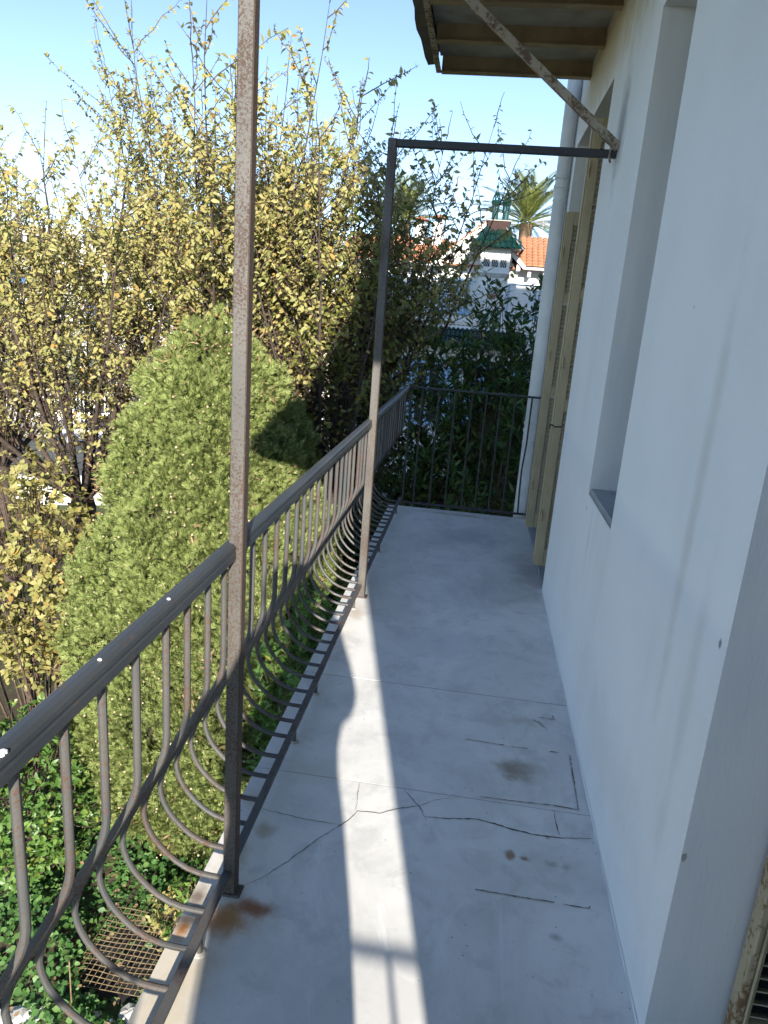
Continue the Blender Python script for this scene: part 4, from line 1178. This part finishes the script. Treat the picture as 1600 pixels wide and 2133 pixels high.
# gable with bargeboards and brackets
gx, gz = -.19, 4.84
GL_, GR_ = (-1.95, 3.42), (1.30, 3.45)
MB().add([(GL_[0] + .25, 28.2, 3.35), (GR_[0] - .2, 28.2, 3.35), (gx, 28.2, gz - .12), (GL_[0] + .25, 28.499, 3.35), (GR_[0] - .2, 28.499, 3.35), (gx, 28.499, gz - .12)], [(0, 1, 2), (5, 4, 3), (0, 3, 4, 1), (1, 4, 5, 2), (2, 5, 3, 0)]).build('gable_wall', MAT['stucco'], villa)
MB().box(GL_[0] + .25, GR_[0] - .2, 28.2, 28.499, 1.63, 3.349).build('gable_lower_wall', MAT['stucco'], villa)
for (ex, ez) in (GL_, GR_):
    MB().bar((gx, 27.95, gz), (ex, 27.95, ez), .30, .13, (0, 0, 1)).build('bargeboard', MAT['stucco'], villa)
    for q in (.2, .42, .64, .86):
        px, pz = gx + (ex - gx) * q, gz + (ez - gz) * q
        MB().box(px - .07, px + .07, 27.9, 28.19, pz - .32, pz - .10, .01).build('bracket', MAT['stucco'], villa)
    mb = MB()
    mb.add([(gx, 27.8, gz + .09), (ex, 27.8, ez + .09), (ex, 31.5, ez + .09), (gx, 31.5, gz + .09), (gx, 27.8, gz + .15), (ex, 27.8, ez + .15), (ex, 31.5, ez + .15), (gx, 31.5, gz + .15)], [(0, 1, 2, 3), (7, 6, 5, 4), (0, 4, 5, 1), (1, 5, 6, 2), (2, 6, 7, 3), (3, 7, 4, 0)])
    mb.build('gable_roof', MAT['terracotta'], villa)
# main terracotta roofs with tile courses (too small to pick apart singly)
def tiled_roof(name, x0, x1, ya, za, yb, zb, pitch=.21, rows=10):
    mb = MB()
    ncol = int((x1 - x0) / pitch)
    for rI in range(rows):
        y0_ = ya + (yb - ya) * rI / rows; y1_ = ya + (yb - ya) * (rI + 1.12) / rows
        z0_ = za + (zb - za) * rI / rows + .03; z1_ = za + (zb - za) * (rI + 1.12) / rows
        for cI in range(ncol):
            x = x0 + cI * pitch
            vs = []
            for yy, zz in ((y0_, z0_), (y1_, z1_)):
                for kx, kz in ((0, 0), (.2, .045), (.5, .065), (.8, .045), (1, 0)):
                    vs.append((x + kx * pitch, yy, zz + kz))
            mb.add(vs, [(k, k + 1, 6 + k, 5 + k) for k in range(4)] + [(4, 3, 2, 1, 0)])
    return props(mb.build(name, MAT['terracotta'], villa), kind='stuff')
tiled_roof('tiled_roof', 1.15, 5.2, 28.0, 3.50, 30.4, 4.72)
tiled_roof('tiled_roof', -5.4, -1.6, 28.0, 3.40, 30.4, 4.45)
MB().add([(-5.3, 28.02, 3.38), (5.15, 28.02, 3.38), (5.15, 30.4, 4.42), (-5.3, 30.4, 4.42), (-5.3, 32.9, 3.5), (5.15, 32.9, 3.5)], [(0, 1, 2, 3), (3, 2, 5, 4)]).build('roof_deck', MAT['terracotta'], villa)
MB().box(1.25, 5.2, 27.9, 27.995, 3.38, 3.49, .01).build('gutter', MAT['grey_metal'], villa)
MB().box(-5.4, -1.75, 27.9, 27.995, 3.30, 3.40, .01).build('gutter', MAT['grey_metal'], villa)
for x in (1.45, 2.0, 2.55, 3.1, -2.3, -2.85, -3.4):
    MB().box(x, x + .12, 28.05, 28.498, 3.15, 3.35, .01).build('eave_bracket', MAT['stucco'], villa)
# french windows on the terrace
for x0, x1 in ((-1.5, -.6), (2.0, 2.9), (-4.2, -3.2)):
    yb = 28.199 if x0 == -1.5 else 28.499
    f = MB().box(x0, x1, yb - .05, yb, 1.63, 2.95, .01).build('terrace_door', MAT['blue_paint'], villa)
    for p in (0, 1):
        MB().box(x0 + .08 + p * (x1 - x0) / 2, x0 + (x1 - x0) / 2 - .04 + p * (x1 - x0) / 2, yb - .06, yb - .051, 1.9, 2.85).build('pane', MAT['glass'], f)
# terrace railing, pale blue with white lattice panels
def terrace_rail(x0, x1):
    r_ = MB(); r_.box(x0, x1, 26.55, 26.60, 2.76, 2.81); r_.box(x0, x1, 26.55, 26.60, 1.70, 1.74)
    ro = r_.build('terrace_railing', MAT['blue_paint'], villa)
    x = x0
    while x < x1:
        MB().box(x, x + .05, 26.545, 26.605, 1.62, 2.80).build('railing_post', MAT['blue_paint'], ro)
        lat = MB()
        for q in range(9):
            lat.box(x + .10 + q * .085, x + .115 + q * .085, 26.57, 26.575, 1.76, 2.72)
            lat.box(x + .08, x + .84, 26.5655, 26.5695, 1.80 + q * .105, 1.815 + q * .105)
        lat.build('lattice', MAT['white_paint'], ro)
        x += .92
terrace_rail(-5.2, -.35); terrace_rail(.78, 4.8)
# chimney tower
tw_ = MB().box(-.29, .73, 26.62, 27.64, 1.63, 3.95).build('chimney_tower', MAT['stucco'], villa)
MB().box(-.33, .77, 26.58, 27.68, 2.98, 3.12, .01).build('tower_band', MAT['concrete'], villa)
for k in range(3):
    x = -.17 + k * .29
    w_ = MB().box(x, x + .21, 26.612, 26.619, 3.32, 3.56).build('tower_grille', MAT['dark'], villa)
    for q in range(3):
        MB().bar((x + .02 + .06 * q, 26.606, 3.33), (x + .07 + .06 * q, 26.606, 3.55), .012, .008, (0, 1, 0)).build('grille_bar', MAT['white_paint'], w_)
mb = MB()
cxm, cym = .22, 27.13
mb.add([(cxm + sx * .86, cym + sy * .86, 3.93) for sx, sy in ((-1, -1), (1, -1), (1, 1), (-1, 1))] + [(cxm + sx * .36, cym + sy * .36, 4.50) for sx, sy in ((-1, -1), (1, -1), (1, 1), (-1, 1))], [(3, 2, 1, 0), (4, 5, 6, 7), (0, 1, 5, 4), (1, 2, 6, 5), (2, 3, 7, 6), (3, 0, 4, 7)])
mb.build('tower_roof', MAT['green_tile'], villa)
ang = math.atan2(.57, .50)
tt_ = barrel(.36, .088)
for side in range(4):
    for row in range(3):
        cnt = (9, 7, 5)[row]
        for i in range(cnt):
            off = (i - (cnt - 1) / 2) * .19
            dist = -.90 + row * .20; z = 3.90 + row * .225
            o = link_mesh('roof_tile', tt_, villa)
            a = side * math.pi / 2
            p = Matrix.Rotation(a, 4, 'Z') @ Vector((off, dist, 0))
            o.location = (cxm + p.x, cym + p.y, z)
            o.rotation_euler = (ang * .92, 0, a)
MB().box(cxm - .38, cxm + .38, cym - .38, cym + .38, 4.48, 4.82, .01).build('chimney_base', MAT['brick'], villa)
MB().box(cxm - .42, cxm + .42, cym - .42, cym + .42, 4.825, 4.86, .01).build('chimney_cap', MAT['concrete'], villa)
for k in range(2):
    MB().box(cxm - .32 + k * .34, cxm - .02 + k * .34, cym - .392, cym - .381, 4.52, 4.78).build('brick_panel', MAT['brick'], villa)
def finial(cx_, cy_, z, root):
    mb = MB()
    mb.lathe([(.13, 0), (.13, .05), (.115, .06), (.115, .27), (.13, .28), (.13, .30)], (cx_, cy_, z), 14)
    for k in range(8):
        a = k * math.pi / 4
        mb.tube([(cx_ + .112 * math.cos(a), cy_ + .112 * math.sin(a), z + .30), (cx_ + .11 * math.cos(a + .12), cy_ + .11 * math.sin(a + .12), z + .40), (cx_ + .112 * math.cos(a), cy_ + .112 * math.sin(a), z + .50)], .022, 5)
    mb.lathe([(.13, .50), (.165, .56), (.175, .62), (.15, .66), (.14, .67)], (cx_, cy_, z), 14)
    for k in range(7):
        a = k * 2 * math.pi / 7
        mb.tube([(cx_ + .14 * math.cos(a), cy_ + .14 * math.sin(a), z + .67), (cx_ + .105 * math.cos(a + .3), cy_ + .105 * math.sin(a + .3), z + .78), (cx_ + .05 * math.cos(a), cy_ + .05 * math.sin(a), z + .92)], .020, 5)
    mb.lathe([(.055, .90), (.035, 1.0), (.03, 1.05), (.055, 1.08), (.05, 1.11), (.015, 1.16), (.006, 1.26)], (cx_, cy_, z), 12)
    return mb.build('chimney_pot', MAT['green_cer'], root, True)
finial(.05, 27.1, 4.86, villa); finial(.42, 27.1, 4.86, villa)
# relief ornament on the tower
mb = MB()
for k in range(11):
    a = k * 2 * math.pi / 11
    mb.lathe([(.02, -.03), (.10, 0), (.07, .03), (.01, .045)], (0, 0, 0), 8)
    q = len(mb.v) - 32
    for i in range(q, len(mb.v)):
        x, y, z = mb.v[i]
        mb.v[i] = (.24 + .24 * math.cos(a) + x, 26.60 - z, 2.30 + .26 * math.sin(a) + y)
mb.build('relief_wreath', MAT['stucco'], villa, True)
mb = MB(); mb.lathe([(.02, -.03), (.13, 0), (.10, .05), (.02, .07)], (0, 0, 0), 10)
mb.v = [(.24 + x, 26.60 - z, 2.33 + y * .7) for x, y, z in mb.v]
mb.build('relief_flower', MAT['pink'], villa, True)
mb = MB()
for k in range(5): mb.box(.0 + k * .11, .09 + k * .11, 26.585, 26.615, 1.75, 2.0 - .03 * abs(k - 2), .01)
mb.build('relief_base', MAT['stucco'], villa)
# small chimneys and antenna on the roof
for x, z in ((-2.75, 4.15), (-2.05, 4.25)):
    c_ = MB().box(x - .18, x + .18, 29.6, 29.96, z - .1, z + .75, .01).build('small_chimney', MAT['stucco'], villa)
    MB().box(x - .12, x + .12, 29.66, 29.9, z + .751, z + .9).build('flue', MAT['dark'], c_)
    MB().add([(x - .3, 29.5, z + .9), (x + .3, 29.5, z + .9), (x + .3, 30.06, z + .9), (x - .3, 30.06, z + .9), (x, 29.78, z + 1.06)], [(3, 2, 1, 0), (0, 1, 4), (1, 2, 4), (2, 3, 4), (3, 0, 4)]).build('chimney_hat', MAT['terracotta'], c_)
def antenna(x, y, z0, z1, label, yaw=0.3):
    e = empty('antenna', (x, y, z0), label, 'antenna', 'television antennas on the villa roof')
    MB().tube([(x, y, z0), (x, y, z1)], .022, 6).build('mast', MAT['grey_metal'], e)
    d = Vector((math.cos(yaw), math.sin(yaw), 0)); p = Vector((-d.y, d.x, 0))
    b = Vector((x, y, z1 - .2))
    MB().tube([b - d * .7, b + d * .7], .014, 5).build('boom', MAT['grey_metal'], e)
    for k in range(7):
        q = b + d * (-.65 + k * .21)
        MB().tube([q - p * (.32 - .02 * k) + Vector((0, 0, .0)), q + p * (.32 - .02 * k)], .009, 4).build('element', MAT['grey_metal'], e)
antenna(-1.5, 30.2, 4.4, 6.9, 'tall television antenna on the roof left of the green chimney pots', .25)
antenna(1.95, 30.6, 4.6, 5.5, 'short blue grey antenna on the orange roof in front of the palm', 1.2)

# ================================================================== LEFT BACKGROUND
def block(name, label, x0, x1, y0, y1, zt, floors, mat, awn=(), ncol=5, group=None):
    e = empty(name, ((x0 + x1) / 2, (y0 + y1) / 2, GZ), label, 'building', group)
    MB().box(x0, x1, y0 + 1.6, y1, GZ, zt).build('wall', mat, e)
    fh = (zt - GZ) / floors
    for f in range(floors):
        z = GZ + fh * (f + 1)
        MB().box(x0 - .15, x1 + .15, y0, y0 + 1.598, z - .22, z, .02).build('balcony_slab', mat, e)
        if f < floors - 1:
            MB().box(x0 - .1, x1 + .1, y0 + .05, y0 + .15, z + .001, z + .85, .01).build('parapet', mat, e)
        n_ = ncol
        for c_ in range(n_):
            x = x0 + (x1 - x0) * c_ / (n_ - 1)
            MB().box(x - .14, x + .14, y0 + .18, y0 + .46, z - fh + .001, z - .221).build('column', mat, e)
            if c_ < n_ - 1:
                xm = x + (x1 - x0) / (n_ - 1) * .5
                w_ = MB().box(xm - .6, xm + .6, y0 + 1.55, y0 + 1.598, z - fh + .3, z - .6).build('window', MAT['white_paint'], e)
                for p in (0, 1):
                    MB().box(xm - .52 + p * .55, xm - .03 + p * .55, y0 + 1.53, y0 + 1.549, z - fh + .4, z - .7).build('pane', MAT['glass'], w_)
                if (f, c_) in awn:
                    MB().add([(xm - .8, y0 + .3, z - 1.2), (xm + .8, y0 + .3, z - 1.2), (xm + .8, y0 + .9, z - .3), (xm - .8, y0 + .9, z - .3), (xm - .8, y0 + .3, z - 1.24), (xm + .8, y0 + .3, z - 1.24), (xm + .8, y0 + .92, z - .34), (xm - .8, y0 + .92, z - .34)], [(0, 1, 2, 3), (7, 6, 5, 4), (0, 4, 5, 1), (1, 5, 6, 2), (2, 6, 7, 3), (3, 7, 4, 0)]).build('awning', MAT['blue_cloth'], e)
    MB().box(x0 - .3, x1 + .3, y0 - .1, y1 + .3, zt + .001, zt + .45, .03).build('roof_parapet', mat, e)
    return e
BG = 'pale apartment blocks behind the left trees'
block('apartment_block', 'white block with columned balconies and blue awnings seen between left tree stems', -26.5, -17.0, 47, 58, 3.9, 3, MAT['stucco'], {(2, 1), (1, 1), (1, 0), (2, 3)}, 7, BG)
block('apartment_block', 'farther white block at the left edge above the tree line', -47, -31, 55, 68, 5.4, 4, MAT['stucco'], {(2, 4)}, 8, BG)
block('apartment_block', 'cream block mostly hidden behind the foreground post', -14.5, -7.2, 52, 62, 2.6, 3, MAT['stucco_warm'], set(), 5, BG)
# roadside wall and picket fence
def on(u, v, z): 
    p = P0 + U * u + Vn * v
    return (p.x, p.y, z)
mb = MB(); mb.bar(on(-40, -1.7, GZ + .45), on(10, -1.7, GZ + .45), .18, .9)
props(mb.build('garden_wall', MAT['stucco']), 'low white garden wall along the near side of the street', 'wall')
fe = empty('picket_fence', on(-10, 12.2, GZ), 'white picket fence along the far side of the street', 'fence')
mb = MB(); mb.bar(on(-40, 12.3, GZ + .35), on(12, 12.3, GZ + .35), .2, .7); mb.build('fence_base', MAT['stucco'], fe)
for z in (.85, 1.6):
    mb = MB(); mb.bar(on(-40, 12.3, GZ + z), on(12, 12.3, GZ + z), .04, .06); mb.build('fence_rail', MAT['white_paint'], fe)
pk = MB()
for i in range(int(52 / .16)):
    u = -40 + i * .16
    pk.bar(on(u, 12.25, GZ + .7), on(u, 12.25, GZ + 1.75), .03, .07, (U.x, U.y, 0))
props(pk.build('pickets', MAT['white_paint'], fe), kind='stuff')
# parked car
def car(u, v, paint, label):
    b = Vector(on(u, v, GZ + .01)); e = empty('parked_car', b, label, 'car')
    def T(l, w, z): return b + U * l + Vn * w + Vector((0, 0, z))
    sec = [(-2.05, .45, .62, .70), (-1.95, .28, .80, .80), (-1.1, .26, .88, .86), (0, .24, .90, .88), (1.1, .26, .88, .86), (1.85, .28, .72, .80), (2.0, .42, .60, .70)]
    vs = []
    for l, zb, zt, hw in sec:
        vs += [T(l, -hw, zb), T(l, -hw, zt - .12), T(l, -hw * .9, zt), T(l, hw * .9, zt), T(l, hw, zt - .12), T(l, hw, zb)]
    fs = [(i * 6 + k, i * 6 + (k + 1) % 6, i * 6 + 6 + (k + 1) % 6, i * 6 + 6 + k) for i in range(6) for k in range(6)] + [(5, 4, 3, 2, 1, 0), tuple(range(36, 42))]
    MB().add(vs, fs).build('body', paint, e, True)
    cs = [(-1.5, .86, .72), (-1.0, 1.40, .58), (.5, 1.44, .58), (1.2, .87, .72)]
    vs = []
    for l, z, hw in cs: vs += [T(l, -hw, z), T(l, hw, z)]
    vs += [T(-1.5, -.74, .84), T(-1.5, .74, .84), T(1.2, -.74, .84), T(1.2, .74, .84)]
    MB().add(vs, [(0, 1, 3, 2), (4, 5, 7, 6), (0, 2, 4, 6), (1, 7, 5, 3)]).build('windows', MAT['glass'], e)
    MB().add([T(-1.0, -.58, 1.405), T(-1.0, .58, 1.405), T(.5, .58, 1.445), T(.5, -.58, 1.445), T(-.95, -.5, 1.45), T(-.95, .5, 1.45), T(.45, .5, 1.48), T(.45, -.5, 1.48)], [(3, 2, 1, 0), (4, 5, 6, 7), (0, 1, 5, 4), (1, 2, 6, 5), (2, 3, 7, 6), (3, 0, 4, 7)]).build('car_roof', paint, e)
    for l in (-1.3, 1.25):
        for w in (-.78, .78):
            c0 = T(l, w - .1, .31); c1 = T(l, w + .1, .31)
            wh = MB().tube([c0, c1], .31, 16).build('wheel', MAT['rubber'], e)
            MB().tube([T(l, w - .108, .31), T(l, w + .108, .31)], .18, 12).build('rim', MAT['grey_metal'], wh)
    for w in (-.55, .55):
        MB().lathe([(.08, 0), (.08, .05)], tuple(T(-2.04, w, .62)), 8).build('headlight', MAT['white_paint'], e)
car(.8, 8.2, MAT['car_blue'], 'blue car parked on the street, glimpsed behind the left pollarded trunk')
car(-6.5, 8.3, MAT['grey_metal'], 'grey car parked on the street at the far left')
for o in bpy.data.objects:
    if '_base' in o: del o['_base']
